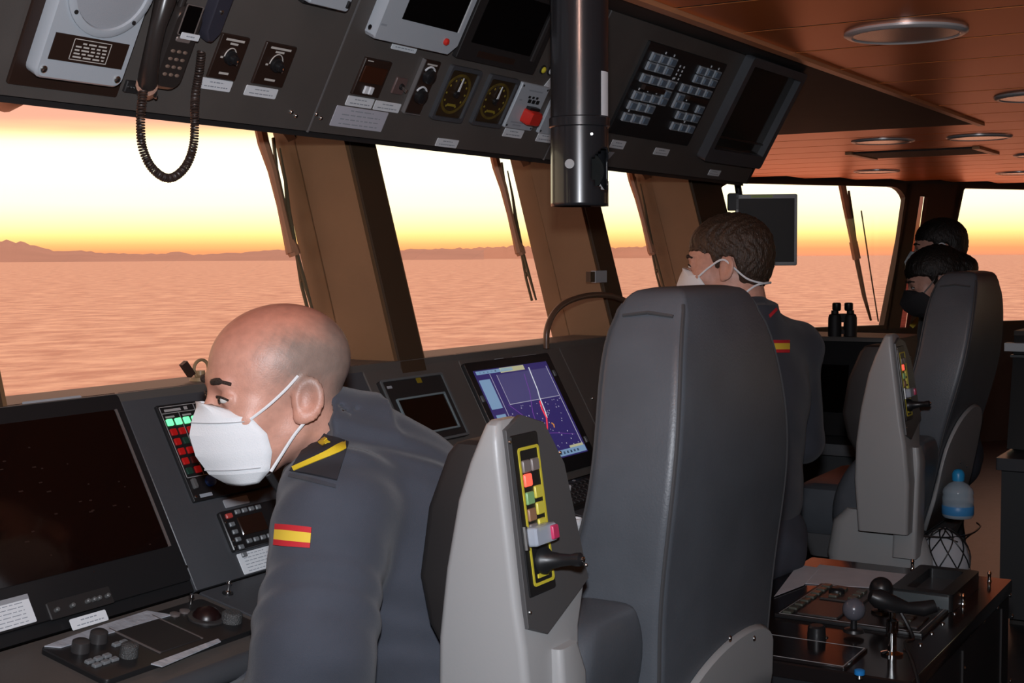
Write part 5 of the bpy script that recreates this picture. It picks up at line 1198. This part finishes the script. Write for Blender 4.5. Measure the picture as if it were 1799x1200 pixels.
# ------------------------------------------------------------------ people: distance-field bodies meshed with surface nets
def smin(a, b, k): h = np.clip(.5+.5*(b-a)/k, 0, 1); return b*(1-h)+a*h-k*h*(1-h)
def ssub(a, b, k): return -smin(-a, b, k)      # a minus b
def sph(p, c, r): return np.linalg.norm(p-np.array(c), axis=1)-r
def ell(p, c, r):
    q = p-np.array(c); r = np.array(r); k0 = np.linalg.norm(q/r, axis=1); k1 = np.linalg.norm(q/(r*r), axis=1)+1e-9; return k0*(k0-1)/k1
def rc(p, a, b, r1, r2):
    a = np.array(a, float); b = np.array(b, float); ab = b-a; t = np.clip(((p-a)@ab)/(ab@ab), 0, 1)
    return np.linalg.norm(p-a-t[:, None]*ab, axis=1)-(r1+(r2-r1)*t)
def sdf_mesh(fn, lo, hi, h):
    lo = np.array(lo, float); hi = np.array(hi, float); f = 4; nc = np.ceil((hi-lo)/(f*h)).astype(int)
    gx = [lo[i]+(np.arange(nc[i])+.5)*f*h-.5*h for i in range(3)]
    P = np.stack(np.meshgrid(*gx, indexing='ij'), -1).reshape(-1, 3); dc = fn(P).reshape(nc)
    near = np.abs(dc) < f*h*2.2
    val = np.repeat(np.repeat(np.repeat(dc, f, 0), f, 1), f, 2); mk = np.repeat(np.repeat(np.repeat(near, f, 0), f, 1), f, 2)
    idx = np.argwhere(mk); val[mk] = fn(lo+idx*h)
    val[0] = val[-1] = 1; val[:, 0] = val[:, -1] = 1; val[:, :, 0] = val[:, :, -1] = 1
    n = np.array(val.shape); ins = val < 0
    cnt = np.zeros(n-1, int); off = [(i, j, k) for i in (0, 1) for j in (0, 1) for k in (0, 1)]
    def sub(A, o): return A[o[0]:n[0]-1+o[0], o[1]:n[1]-1+o[1], o[2]:n[2]-1+o[2]]
    for o in off: cnt += sub(ins, o)
    act = (cnt > 0) & (cnt < 8); ci = np.argwhere(act); ids = -np.ones(n-1, int); ids[act] = np.arange(len(ci))
    acc = np.zeros((len(ci), 3)); num = np.zeros(len(ci))
    for a in off:
        for ax in range(3):
            if a[ax]: continue
            b = list(a); b[ax] = 1; va = val[tuple((ci+a).T)]; vb = val[tuple((ci+b).T)]; s = (va < 0) != (vb < 0)
            t = va/(va-vb+1e-12); q = ci+np.array(a)+0.; q[:, ax] += t; acc[s] += q[s]; num[s] += 1
    vts = lo+acc/num[:, None]*h; quads = []
    for ax in range(3):
        s0 = [slice(1, -1)]*3; s0[ax] = slice(0, -1); s1 = [slice(1, -1)]*3; s1[ax] = slice(1, None)
        a_ = ins[tuple(s0)]; b_ = ins[tuple(s1)]; e = np.argwhere(a_ != b_); fl_ = a_[tuple(e.T)]
        e = e+np.array([0 if i == ax else 1 for i in range(3)]); u_, w_ = (ax+1) % 3, (ax+2) % 3
        def cell(du, dw): c = e.copy(); c[:, u_] -= du; c[:, w_] -= dw; return ids[tuple(c.T)]
        q = np.stack([cell(1, 1), cell(0, 1), cell(0, 0), cell(1, 0)], 1); q[~fl_] = q[~fl_][:, ::-1]; quads.append(q)
    return vts, np.concatenate(quads)
def sdf_obj(name, fn, lo, hi, h, m, parent, color=None, label=None):
    v, q = sdf_mesh(fn, lo, hi, h); o0 = np.array(WL[parent.name]); me = bpy.data.meshes.new(name)
    me.vertices.add(len(v)); me.vertices.foreach_set('co', (v-o0).ravel()); me.loops.add(q.size); me.loops.foreach_set('vertex_index', q.ravel())
    me.polygons.add(len(q)); me.polygons.foreach_set('loop_start', np.arange(len(q))*4); me.polygons.foreach_set('loop_total', np.full(len(q), 4))
    me.polygons.foreach_set('use_smooth', np.ones(len(q), bool)); me.update(); me.validate()
    me.materials.append(m)
    if color is not None:
        at = me.color_attributes.new('col', 'FLOAT_COLOR', 'POINT'); c = np.ones((len(v), 4)); c[:, :3] = color(v); at.data.foreach_set('color', c.ravel())
    o = bpy.data.objects.new(name, me); COL.objects.link(o); o.parent = parent; WL[o.name] = V(o0)
    if label: o['label'] = label
    sm_ = o.modifiers.new('relax', 'SMOOTH'); sm_.factor = .5; sm_.iterations = 2
    return o
def rotm(head, pitch=0., roll=0.):
    """columns: forward, left, up"""
    h = math.radians(head); p = math.radians(pitch); f = V((math.cos(h), math.sin(h), 0)); l = V((-math.sin(h), math.cos(h), 0)); u = V((0, 0, 1))
    f2 = f*math.cos(p)-u*math.sin(p); u2 = u*math.cos(p)+f*math.sin(p); r = math.radians(roll)
    l2 = l*math.cos(r)+u2*math.sin(r); u3 = u2*math.cos(r)-l*math.sin(r)
    return np.array([list(f2), list(l2), list(u3)]).T
def head_sdf(q, face=True):
    d = ell(q, (-.008, 0, .046), (.101, .077, .081))
    d = smin(d, ell(q, (.036, 0, -.022), (.056, .060, .086)), .03)
    for s in (-1, 1):
        d = smin(d, rc(q, (.0, s*.046, -.05), (.064, s*.014, -.090), .016, .016), .03)
        d = smin(d, sph(q, (.060, s*.040, -.022), .022), .025)
    d = smin(d, rc(q, (.083, -.030, .030), (.083, .030, .030), .011, .011), .016)
    d = smin(d, rc(q, (.088, 0, .018), (.112, 0, -.026), .008, .012), .010)
    for s in (-1, 1):
        d = smin(d, sph(q, (.100, s*.012, -.028), .009), .008)
        d = ssub(d, ell(q, (.104, s*.033, .010), (.016, .020, .012)), .012)
        d = smin(d, ell(q, (.0805, s*.032, .010), (.0105, .017, .012)), .003)
        a = math.radians(14*1); c = np.array((-.014, s*.076, -.002)); e = q-c
        ex_ = e[:, 0]*math.cos(a)+e[:, 2]*math.sin(a); ez_ = -e[:, 0]*math.sin(a)+e[:, 2]*math.cos(a)
        # ear flares outwards to the rear
        ey_ = (e[:, 1]*s)+ex_*.45
        er = np.stack([ex_, ey_, ez_], 1)
        ear = ell(er, (0, .006, 0), (.021, .0065, .033)); ear = smin(ear, ell(er, (.006, .004, -.026), (.009, .006, .010)), .006)
        ear = ssub(ear, ell(er, (.002, .013, .002), (.012, .007, .021)), .004)
        d = smin(d, ear, .006)
    return d
def eyes(parent, O, Rm, open_=True):
    for s in (-1, 1):
        c = V(O)+V(Rm@np.array((.0865, s*.032, .0095))); F = Frame(c, V(Rm[:, 1]), V(Rm[:, 2]))
        if F.n.dot(V(Rm[:, 0])) < 0: F = Frame(c, -V(Rm[:, 1]), V(Rm[:, 2]))
        e = obj('eye', MB(M_eyew).lathe(F, 0, 0, [(.0125, .0), (.0105, .005), (.0065, .0075), (.001, .0085)], 16, sx=1.1, sy=.45), parent)
        obj('iris', MB(M_eyed).lathe(F, 0, 0, [(.0062, .0072), (.005, .0086), (.001, .0094)], 12, sy=.8), e)
        lp_ = [V(O)+V(Rm@np.array(p)) for p in ((.0915, s*.019, .0115), (.0955, s*.029, .0150), (.0925, s*.040, .0140), (.0855, s*.048, .0095))]
        obj('lash_line', MB(M_brow).tube(smooth_path(lp_, 4), .0016, 6), parent)
        bpts = [V(O)+V(Rm@np.array(p)) for p in ((.093, s*.012, .030), (.0965, s*.024, .0345), (.092, s*.038, .0355), (.080, s*.050, .031))]
        obj('eyebrow', MB(M_brow).tube(smooth_path(bpts, 4), [.0035]*4+[.0050]*5+[.0025]*4, 8), parent)
def mask_mesh(O, Rm, beak=1., m=None, k=1.):
    Mi = [(.116+.006*beak, 0, .008), (.129+.008*beak, 0, -.013), (.141+.018*beak, 0, -.036), (.134+.014*beak, 0, -.066), (.116+.008*beak, 0, -.094), (.088, 0, -.113)]
    Ed = [(.102, .020, .005), (.064, .064, -.014), (.046, .074, -.040), (.042, .074, -.066), (.046, .066, -.092), (.058, .048, -.110)]
    def cr(P, n): 
        P = [V(p) for p in P]; return [P[i].lerp(P[i+1], k_/n) for i in range(len(P)-1) for k_ in range(n)]+[P[-1]]
    A = cr(Mi, 4); B = cr(Ed, 4); nu = 9; vs = []
    for s in (1, -1):
        for a, b in zip(A, B):
            for j in range(nu):
                t = j/(nu-1); p = a.lerp(b, t); bl = math.sin(math.pi*t)*.011; nrm = V((.55, .83, 0)); p = p+nrm*bl
                vs.append(V(O)+V(Rm@np.array((p.x, p.y*s, p.z))))
    fs = []; L = len(A)*nu
    for h_ in (0, L):
        for i in range(len(A)-1):
            for j in range(nu-1): a = h_+i*nu+j; fs.append((a, a+1, a+nu+1, a+nu))
    mb_ = MB(m or M_mask); mb_.add(vs, fs); return mb_, A, B
def put_mask(parent, O, Rm, beak, m, name='face_mask', label='white folded face mask', seams=False):
    mb_, A, B = mask_mesh(O, Rm, beak, m); o = obj(name, mb_, parent, label=label, deg=75)
    bm = bmesh.new(); bm.from_mesh(o.data); bmesh.ops.remove_doubles(bm, verts=bm.verts, dist=.0004); bmesh.ops.recalc_face_normals(bm, faces=bm.faces); bm.to_mesh(o.data); bm.free(); smooth_by_angle(o.data, 14)
    sd = o.modifiers.new('thick', 'SOLIDIFY'); sd.thickness = .002
    hw_ = lambda p: V(O)+V(Rm@np.array(p))
    for s in (1, -1):
        for row, nm in ((5, 'seam'), (15, 'seam')):
            pts = []
            for j in range(8):
                t = j/8; a, b = A[row], B[row]; p = a.lerp(b, t)+V((.55, .83, 0))*math.sin(math.pi*t)*.011
                pts.append(hw_((p.x+.0012, (p.y+.0012)*s, p.z)))
            if seams: obj(nm, MB(mat('mask_seam', (.5, .52, .54), .8)).tube(pts, .0008, 5), o)
    return o
def march(fn, u, v, t0, t1):
    d = np.array([list(ray(a, b)) for a, b in zip(u, v)]); ln = np.linalg.norm(d, axis=1); d = d/ln[:, None]; t = np.full(len(d), t0, float); C = np.array(CAM)
    for _ in range(70): t = np.minimum(t+np.maximum(fn(C+d*t[:, None]), -.05)*.8, t1)
    return C+d*t[:, None]
def decal(name, fn, quad, nx, ny, off, th, m, parent, t0=1.2, t1=6., label=None):
    """cloth patch laid on a body's surface"""
    us = []; vs_ = []
    for j in range(ny+1):
        for i in range(nx+1):
            a, b = i/nx, j/ny; (x0, y0), (x1, y1), (x2, y2), (x3, y3) = quad
            us.append((x0*(1-a)+x1*a)*(1-b)+(x3*(1-a)+x2*a)*b); vs_.append((y0*(1-a)+y1*a)*(1-b)+(y3*(1-a)+y2*a)*b)
    P = march(fn, us, vs_, t0, t1); e = 1e-3; N = np.stack([fn(P+np.eye(3)[i]*e)-fn(P-np.eye(3)[i]*e) for i in range(3)], 1); N /= np.linalg.norm(N, axis=1)[:, None]+1e-9
    n = len(P); pts = [V(p) for p in P+N*off]+[V(p) for p in P+N*(off+th)]; fs = []; w = nx+1
    for j in range(ny):
        for i in range(nx): a = j*w+i; fs += [(a, a+1, a+w+1, a+w), (n+a, n+a+w, n+a+w+1, n+a+1)]
    bd = [(j*w+i) for j, i in [(0, i) for i in range(nx)]+[(j, nx) for j in range(ny)]+[(ny, i) for i in range(nx, 0, -1)]+[(j, 0) for j in range(ny, 0, -1)]]
    for i in range(len(bd)): a, b = bd[i], bd[(i+1) % len(bd)]; fs.append((a, b, n+b, n+a))
    return obj(name, MB(m).add(pts, fs), parent, label=label, deg=60)
def strap(fn, pix, m, parent, r=.0016, off=.002, t0=1.2, t1=6., flat=None):
    P = march(fn, [p[0] for p in pix], [p[1] for p in pix], t0, t1); pts = []
    e = 1e-3; N = np.stack([fn(P+np.eye(3)[i]*e)-fn(P-np.eye(3)[i]*e) for i in range(3)], 1); N /= np.linalg.norm(N, axis=1)[:, None]+1e-9
    return obj('strap', MB(m).tube(smooth_path([V(p) for p in P+N*off], 5), r, 6), parent)
def fingers(p, w, dirv, side, palm_n, sc=1.):
    """hand: palm and five bent fingers; w wrist, dirv pointing direction, side towards the thumb, palm_n the palm's normal"""
    w = np.array(w); D = np.array(dirv)/np.linalg.norm(dirv); S = np.array(side)/np.linalg.norm(side); N = np.array(palm_n)/np.linalg.norm(palm_n)
    d = rc(p, w, w+D*.05*sc, .024*sc, .022*sc)
    for k in (-1, 0, 1): d = smin(d, rc(p, w+D*.02*sc+S*k*.018*sc, w+D*.085*sc+S*k*.026*sc, .014*sc, .013*sc), .012)
    for i, (o, L) in enumerate(((.030, .070), (.010, .080), (-.010, .074), (-.030, .058))):
        a = w+D*.085*sc+S*o*sc; b = a+(D*.8+N*.25)*L*.5*sc; c = b+(D*.55+N*.75)*L*.5*sc
        d = np.minimum(d, np.minimum(rc(p, a, b, .0098*sc, .0088*sc), rc(p, b, c, .0088*sc, .0075*sc)))
    a = w+D*.025*sc+S*.028*sc; b = a+(D*.6+S*.7)*.038*sc; c = b+(D*.85+N*.3+S*.1)*.03*sc
    return smin(d, np.minimum(rc(p, a, b, .012*sc, .0105*sc), rc(p, b, c, .0105*sc, .008*sc)), .008)
def bbox(pts, pad): P = np.array(pts); return P.min(0)-pad, P.max(0)+pad
SK = np.array((.60, .315, .235))

# ---- the bald man leaning over the console
def A3(v): return np.array(list(v))
bm_root = thing('person', 'bald man in navy uniform and white mask leaning over the console', 'person', dep(760, 1250, 2.1)*1.0)
bm_root.location.z = 0; WL[bm_root.name] = V((bm_root.location.x, bm_root.location.y, 0))
HO = A3(dep(490, 693, 1.96)); HR = rotm(149, 6, 0); HS = 1.03
BL = math.radians(128)           # body heading
bf_, bl_ = np.array((math.cos(BL), math.sin(BL), 0)), np.array((-math.sin(BL), math.cos(BL), 0)); up_ = np.array((0, 0, 1.))
neck = A3(dep(630, 782, 2.02)); chest = A3(dep(668, 935, 2.06)); belly = A3(dep(752, 1140, 2.08)); pelvis = A3(dep(790, 1330, 2.1))
shL = A3(dep(590, 895, 1.88)); elL = A3(dep(550, 1130, 1.82)); elL2 = A3(dep(538, 1225, 1.82)); wrL = elL2 + np.array((.02, .17, -.10))
shR = chest - bl_*.165 + up_*.07 + bf_*.02; elR = A3(dep(500, 1165, 2.04)); wrR = A3(dep(425, 1290, 1.90))
def head_w(p): return head_sdf(((p-HO)@HR)/HS)*HS
def jacket1(p):
    q = p-chest; lx = np.stack([q@bf_, q@bl_, q[:, 2]], 1)
    d = ell(lx, (0, 0, 0), (.145, .165, .175))
    d = smin(d, rc(p, chest, belly, .135, .13), .08)
    d = smin(d, rc(p, belly, belly*.55+pelvis*.45, .13, .14), .06)
    d = smin(d, rc(p, shL-bl_*.02, shR, .078, .075), .06)
    d = smin(d, rc(p, neck, chest, .066, .12), .05)
    ar = smin(rc(p, shL, elL, .084, .080), rc(p, elL, elL2, .080, .076), .03); ar = smin(ar, rc(p, elL2, wrL, .074, .050), .03)
    d = smin(d, ar, .025)
    d = smin(d, np.minimum(rc(p, shR, elR, .078, .068), rc(p, elR, wrR, .072, .060)), .03)
    # stand-up collar
    cq = (p-neck); ax_ = (HO+HR[:, 2]*-.07-neck); ax_ = ax_/np.linalg.norm(ax_); z = cq@ax_; rr = np.linalg.norm(cq-z[:, None]*ax_, axis=1)
    col = np.maximum(np.abs(rr-.074-.10*np.clip(z, 0, .1))-.008, np.abs(z-.02)-.050)
    d = smin(d, col, .015)
    w = np.sin(p@np.array((26., 11, 38))+2*np.sin(p@np.array((9., 17, 13))))*np.sin(p@np.array((7., 21, 15))+1.)
    return d+.0042*w+.0022*np.sin(p@np.array((60., 40, 75))+3*np.sin(p@np.array((15., 9, 22))))
hand_d = np.array(wrR-elR)
def body1(p):
    d = head_w(p); d = smin(d, rc(p, HO+HR@np.array((-.028, 0, -.035)), neck+up_*-.03+bf_*.02, .055, .050), .03)
    d = smin(d, rc(p, neck, chest, .05, .10), .03); d = smin(d, rc(p, chest, belly, .10, .11), .03)
    d = smin(d, rc(p, shL, shR, .045, .045), .03); d = np.minimum(d, np.minimum(rc(p, shL, elL2, .045, .042), rc(p, elL2, wrL, .04, .026)))
    d = np.minimum(d, np.minimum(rc(p, shR, elR, .045, .04), rc(p, elR, wrR, .04, .026)))
    d = smin(d, fingers(p, wrR, wrR-elR, up_, -bl_), .01); d = smin(d, fingers(p, wrL, wrL-elL2, up_, bl_*-1), .01)
    return d
def skin1(v):
    q = ((v-HO)@HR)/HS; x, y, z = q.T
    c = np.tile(SK, (len(v), 1)); sst = lambda a, b, t: np.clip((t-a)/(b-a), 0, 1)
    rnd = (np.sin(x*310+y*90)*np.sin(z*280+x*120)+np.sin(x*700)*np.sin(z*640))*.10
    st = sst(.055, .0, x+.25*np.abs(z-.05)+rnd*.05)*sst(-.02, .03, z)*sst(.112, .075, z-.25*np.abs(y)+.02-x*.15+rnd*.03)*.85
    st = np.maximum(st, sst(-.02, -.07, x)*sst(-.035, -.005, z)*sst(.125, .09, z)*.8)
    c = c*(1-st[:, None])+np.array((.215, .175, .15))*st[:, None]
    red = sst(.07, .115, z)*.8+sst(.0, .02, z)*sst(.02, .09, x)*.35+np.exp(-(((x+.014)/.03)**2+((z+.0)/.035)**2))*(np.abs(y) > .07)*.5
    red = np.clip(red, 0, 1); c = c*(1-red[:, None])+c*np.array((.95, .70, .62))*red[:, None]
    return c
lo, hi = bbox([HO, neck, chest, belly, elL2, wrL+np.array((0, .2, 0)), wrR+np.array((-.1, .15, 0))], .16)
body = sdf_obj('body', body1, lo, hi, .0034, M_skin, bm_root, skin1)
jl, jh = bbox([neck, chest, belly, belly*.55+pelvis*.45, elL2, wrL, wrR, shL, shR], .19)
jacket = sdf_obj('jacket', jacket1, jl, jh, .0065, M_cloth, bm_root, label='navy uniform jacket')
knL = pelvis*np.array((1, 1, 0))+bl_*.11+bf_*.04+up_*.48; knR = pelvis*np.array((1, 1, 0))-bl_*.11+bf_*.05+up_*.48
ftL = knL*np.array((1, 1, 0))-bf_*.06+up_*.10; ftR = knR*np.array((1, 1, 0))-bf_*.06+up_*.10
def trousers1(p):
    d = rc(p, pelvis+bl_*.06, pelvis-bl_*.06, .145, .145); d = smin(d, rc(p, pelvis, belly*.45+pelvis*.55, .14, .14), .05)
    for h_, k_, f_ in ((pelvis+bl_*.09, knL, ftL), (pelvis-bl_*.09, knR, ftR)): d = smin(d, np.minimum(rc(p, h_, k_, .095, .07), rc(p, k_, f_, .07, .06)), .03)
    return d+.002*np.sin(p@np.array((40., 30, 55)))
lo, hi = bbox([pelvis, belly, knL, knR, ftL, ftR], .2); sdf_obj('trousers', trousers1, lo, hi, .012, M_trou, bm_root)
def boots_for(root, fts, f):
    for ft in fts:
        def bt_(p, ft=ft): g_ = np.array((ft[0], ft[1], 0)); d = rc(p, g_+up_*.05-f*.03, g_+up_*.045+f*.15, .045, .036); d = smin(d, rc(p, g_+up_*.06, g_+up_*.16, .052, .055), .03); return np.maximum(d, .002-p[:, 2])
        lo, hi = bbox([np.array((ft[0], ft[1], 0)), np.array((ft[0], ft[1], 0))+f*.15+up_*.16], .08); sdf_obj('boot', bt_, lo, hi, .01, M_boot, root)
boots_for(bm_root, (ftL, ftR), bf_)
eyes(bm_root, V(HO), HR*HS)
mk1 = put_mask(bm_root, V(HO), HR*HS, -.5, M_mask, seams=True)
hw1 = lambda p: V(HO+HR@(np.array(p)*HS))
for s in (1, -1):
    P_ = [(.064, .0665, -.018), (.040, .076, -.002), (.015, .080, .016), (-.004, .0815, .032)]; obj('strap', MB(M_mask).tube(smooth_path([hw1((x, y*s, z)) for x, y, z in P_], 5), .0022, 6), mk1)
    P_ = [(.046, .071, -.092), (.030, .074, -.072), (.010, .077, -.048), (-.006, .081, -.032)]; obj('strap', MB(M_mask).tube(smooth_path([hw1((x, y*s, z)) for x, y, z in P_], 5), .0024, 6), mk1)
obj('strap_clip', MB(M_black).tube([hw1((.048, .068, -.096)), hw1((.036, .070, -.122))], .0055, 8), mk1)
# rank slide, stripe, emblem, flag
M_epau = mat('dark_rank_slide', (.020, .020, .026), .8); M_gold = mat('yellow_braid', (.72, .52, .02), .6, bump=.2, bscale=800)
decal('epaulette', jacket1, [(512, 828), (592, 845), (612, 780), (556, 757)], 8, 8, .001, .003, M_epau, bm_root, label='dark rank slide with yellow stripe')
decal('rank_stripe', jacket1, [(517, 822), (520, 829), (607, 792), (606, 780)], 2, 12, .004, .0015, M_gold, bm_root, label='yellow rank stripe')
decal('rank_emblem', jacket1, [(560, 782), (568, 788), (582, 780), (574, 772)], 3, 3, .004, .0015, M_gold, bm_root); decal('rank_emblem', jacket1, [(566, 776), (572, 780), (578, 775), (573, 770)], 2, 2, .004, .002, M_gold, bm_root)
decal('shoulder_seam', jacket1, [(508, 838), (590, 858), (590, 852), (511, 832)], 10, 1, .0005, .002, M_cloth2, bm_root)
M_fr = mat('flag_red', (.55, .02, .03), .7); M_fy = mat('flag_yellow', (.80, .56, .05), .7)
def flagq(t0, t1):
    L0, L1, R_0, R1 = (486, 920), (483, 958), (548, 927), (545, 963)
    f = lambda a, b, t: (a[0]+(b[0]-a[0])*t, a[1]+(b[1]-a[1])*t); return [f(L0, L1, t0), f(R_0, R1, t0), f(R_0, R1, t1), f(L0, L1, t1)]
for t0_, t1_, m_ in ((0, .27, M_fr), (.27, .74, M_fy), (.74, 1, M_fr)): decal('flag_patch', jacket1, flagq(t0_, t1_), 8, 2, .001, .002, m_, bm_root, label='red and yellow flag patch stripe')

# ---- people standing upright
def standing(lab, ear, heading, head_turn, pitch, sc, mats, res, hair, mask, beak, arms, coll=True):
    f = np.array((math.cos(math.radians(heading)), math.sin(math.radians(heading)), 0)); l = np.array((-f[1], f[0], 0))
    HO = np.array(ear); HR = rotm(head_turn, pitch); K = sc
    foot = np.array((HO[0], HO[1], 0))-f*.05; zt = HO[2]; Hs = zt/1.63           # scale of heights
    Q = lambda a, b, c: foot+f*a*K+l*b*K+up_*c*Hs
    root = thing('person', lab, 'person', (foot[0], foot[1], 0))
    neck = Q(-.02, 0, 1.485); chest = Q(0, 0, 1.28); belly = Q(.01, 0, 1.06); pel = Q(0, 0, .92)
    S = [Q(-.01, s*.175, 1.405) for s in (1, -1)]; E = [Q(*arms[i][0]) for i in (0, 1)]; Wr = [Q(*arms[i][1]) for i in (0, 1)]
    def jac(p):
        q = p-chest; lx = np.stack([q@f, q@l, q[:, 2]], 1)
        d = ell(lx, (0, 0, 0), (.130*K, .185*K, .21)); d = smin(d, ell(lx, (.005, 0, -.22), (.125*K, .165*K, .2)), .06); d = smin(d, rc(p, S[0], S[1], .066, .066), .05); d = smin(d, rc(p, neck, chest, .065, .11), .05)
        for i in (0, 1): d = smin(d, rc(p, neck-up_*.01, S[i], .060, .060), .04)
        for i in (0, 1): d = smin(d, smin(rc(p, S[i], E[i], .068, .056), rc(p, E[i], Wr[i], .055, .040), .02), .025)
        z = (p-neck)[:, 2]; rr = np.linalg.norm((p-neck)[:, :2], axis=1); d = smin(d, np.maximum(np.abs(rr-.066)-.006, np.abs(z-.02)-.03), .012)
        d = np.maximum(d, Q(0, 0, .88)[2]-p[:, 2]-.0)
        return d+.003*np.sin(p@np.array((26., 11, 38))+2*np.sin(p@np.array((9., 17, 13))))*np.sin(p@np.array((7., 21, 15)))
    def bod(p):
        d = head_sdf((p-HO)@HR); d = smin(d, rc(p, HO+HR@np.array((-.030, 0, -.035)), neck+up_*-.03, .054, .058), .03)
        d = smin(d, rc(p, neck, chest, .045, .09), .03); d = smin(d, rc(p, chest, belly, .09, .10), .03); d = smin(d, rc(p, S[0], S[1], .04, .04), .03)
        for i in (0, 1):
            d = np.minimum(d, np.minimum(rc(p, S[i], E[i], .042, .038), rc(p, E[i], Wr[i], .037, .025))); d = smin(d, fingers(p, Wr[i], Wr[i]-E[i], f if abs((Wr[i]-E[i])[2]) > .1 else up_, -l*(1 if i == 0 else -1)), .01)
        return d
    lo, hi = bbox([HO, neck, chest, belly]+[w_ for w_ in Wr]+E, .2); sdf_obj('body', bod, lo, hi, res, M_skin, root, lambda v: np.tile(SK*.98, (len(v), 1)))
    lo, hi = bbox([neck, chest, pel]+E+Wr+S, .2); sdf_obj('jacket', jac, lo, hi, res*2, mats[0], root, label='navy uniform jacket')
    ft = [Q(-.02, s*.11, .1) for s in (1, -1)]; kn = [Q(.02, s*.105, .50) for s in (1, -1)]
    def tro(p):
        d = rc(p, Q(0, .06, .90), Q(0, -.06, .90), .125, .125); d = smin(d, rc(p, Q(0, 0, 1.0), Q(0, 0, .9), .12, .125), .04)
        for i, s in enumerate((1, -1)): d = smin(d, np.minimum(rc(p, Q(0, s*.085, .88), kn[i], .092, .07), rc(p, kn[i], ft[i], .07, .06)), .03)
        return d+.0025*np.sin(p@np.array((40., 30, 55)))
    lo, hi = bbox([Q(0, 0, 1.02)]+ft+kn, .19); sdf_obj('trousers', tro, lo, hi, max(.012, res*2), mats[1], root); boots_for(root, ft, f)
    hd_ = lambda p: head_sdf((p-HO)@HR)
    if hair:
        def hr_(p):
            q = (p-HO)@HR; x, y, z = q.T; d = ell(q, (-.012, 0, .050), (.108+hair.get('th', 0), .084+hair.get('th', 0), .089+hair.get('th', 0)))
            d = smin(d, ell(q, (-.055, 0, .0), (.058, .072, .065)), .03)
            if 'bun' in hair: d = smin(d, sph(q, hair['bun'], hair['bun_r']), .03)
            # hairline: forehead, temples, nape, around the ears
            zm = np.interp(x, [-.2, -.040, -.034, -.004, .002, .014, .030, .06, .2], [-.055+hair.get('long', 0), -.055+hair.get('long', 0), .022, .030, -.012, -.008, .036, .048, .050])
            d = np.maximum(d, np.clip(zm-z, -.05, .05)*.8); d = np.maximum(d, (x-.098+.12*np.abs(y)))
            return d+.003*np.sin(x*240+5*np.sin(z*60))*np.sin(y*200+z*70)
        lo, hi = bbox([HO-.16, HO+.16], 0); sdf_obj('hair', hr_, lo, hi, res*.9, hair['m'], root)
    eyes(root, V(HO), HR)
    mk = put_mask(root, V(HO), HR, beak, mask, label=None)
    hw_ = lambda p: V(HO+HR@np.array(p)); smt = mask if mask is not M_maskd else mat('grey_strap', (.20, .17, .16), .7)
    for s in (1, -1):
        if hair and hair.get('neck_ties'):
            for P_ in ([(.062, .068, -.018), (.03, .076, .004), (-.006, .083, .020), (-.032, .083, -.002), (-.062, .070, -.032), (-.095, .040, -.046), (-.106, 0, -.046)], [(.046, .070, -.098), (.02, .070, -.100), (-.01, .068, -.092), (-.04, .066, -.076), (-.075, .056, -.052), (-.098, .032, -.046), (-.106, 0, -.046)]):
                obj('strap', MB(smt).tube(smooth_path([hw_((x, y*s, z)) for x, y, z in P_], 5), .0026, 6), mk)
        else:
            obj('strap', MB(smt).tube(smooth_path([hw_((x, y*s, z)) for x, y, z in [(.062, .068, -.018), (.03, .078, .004), (-.004, .083, .030), (-.03, .085, .01)]], 5), .0028, 6), mk)
    return root, jac, HO, HR, Q
hang = [((.0, .24, 1.12), (.10, .25, .90)), ((.0, -.24, 1.12), (.10, -.25, .90))]
m2, jac2, *_ = standing('dark-haired man in navy uniform and white tied mask standing behind foreground chair', dep(1279, 470, 3.46), 72, 100, 4, 1.12, (M_cloth2, M_trou), .0045,
    {'m': M_hair, 'neck_ties': True}, M_mask, -.2, [((.02, .25, 1.14), (.20, .20, 1.20)), ((.02, -.25, 1.14), (.20, -.20, 1.20))])
for t0_, t1_, m_ in ((0, .25, M_fr), (.25, .75, M_fy), (.75, 1, M_fr)):
    y0_, y1_ = 598+22*t0_, 598+22*t1_; decal('flag_patch', jac2, [(1352, y0_), (1386, y0_), (1386, y1_), (1352, y1_)], 6, 2, .001, .002, m_, m2, 2.6, 5., label='red and yellow flag patch stripe')
decal('rank_stripe', jac2, [(1350, 553), (1352, 558), (1364, 545), (1362, 541)], 2, 4, .001, .003, M_fr, m2, 2.6, 5., label='red shoulder stripe')
m3, jac3, *_ = standing('dark-haired woman in black mask with yellow shoulder mark in front of far pillar', dep(1643, 497, 5.2), 100, 114, 18, .92, (M_cloth2, M_trou), .007,
    {'m': M_hairb, 'bun': (-.115, 0, .02), 'bun_r': .055, 'th': .006}, M_maskd, .6, hang)
decal('rank_mark', jac3, [(1598, 572), (1604, 577), (1618, 563), (1612, 556)], 3, 3, .002, .004, M_gold, m3, 4.2, 7., label='yellow shoulder mark')
m4, jac4, *_ = standing('dark-haired man at the back whose head rises above the woman', dep(1650, 440, 5.75), 95, 108, 5, 1., (M_cloth2, M_trou), .007, {'m': M_hairb}, M_mask, .25, hang)
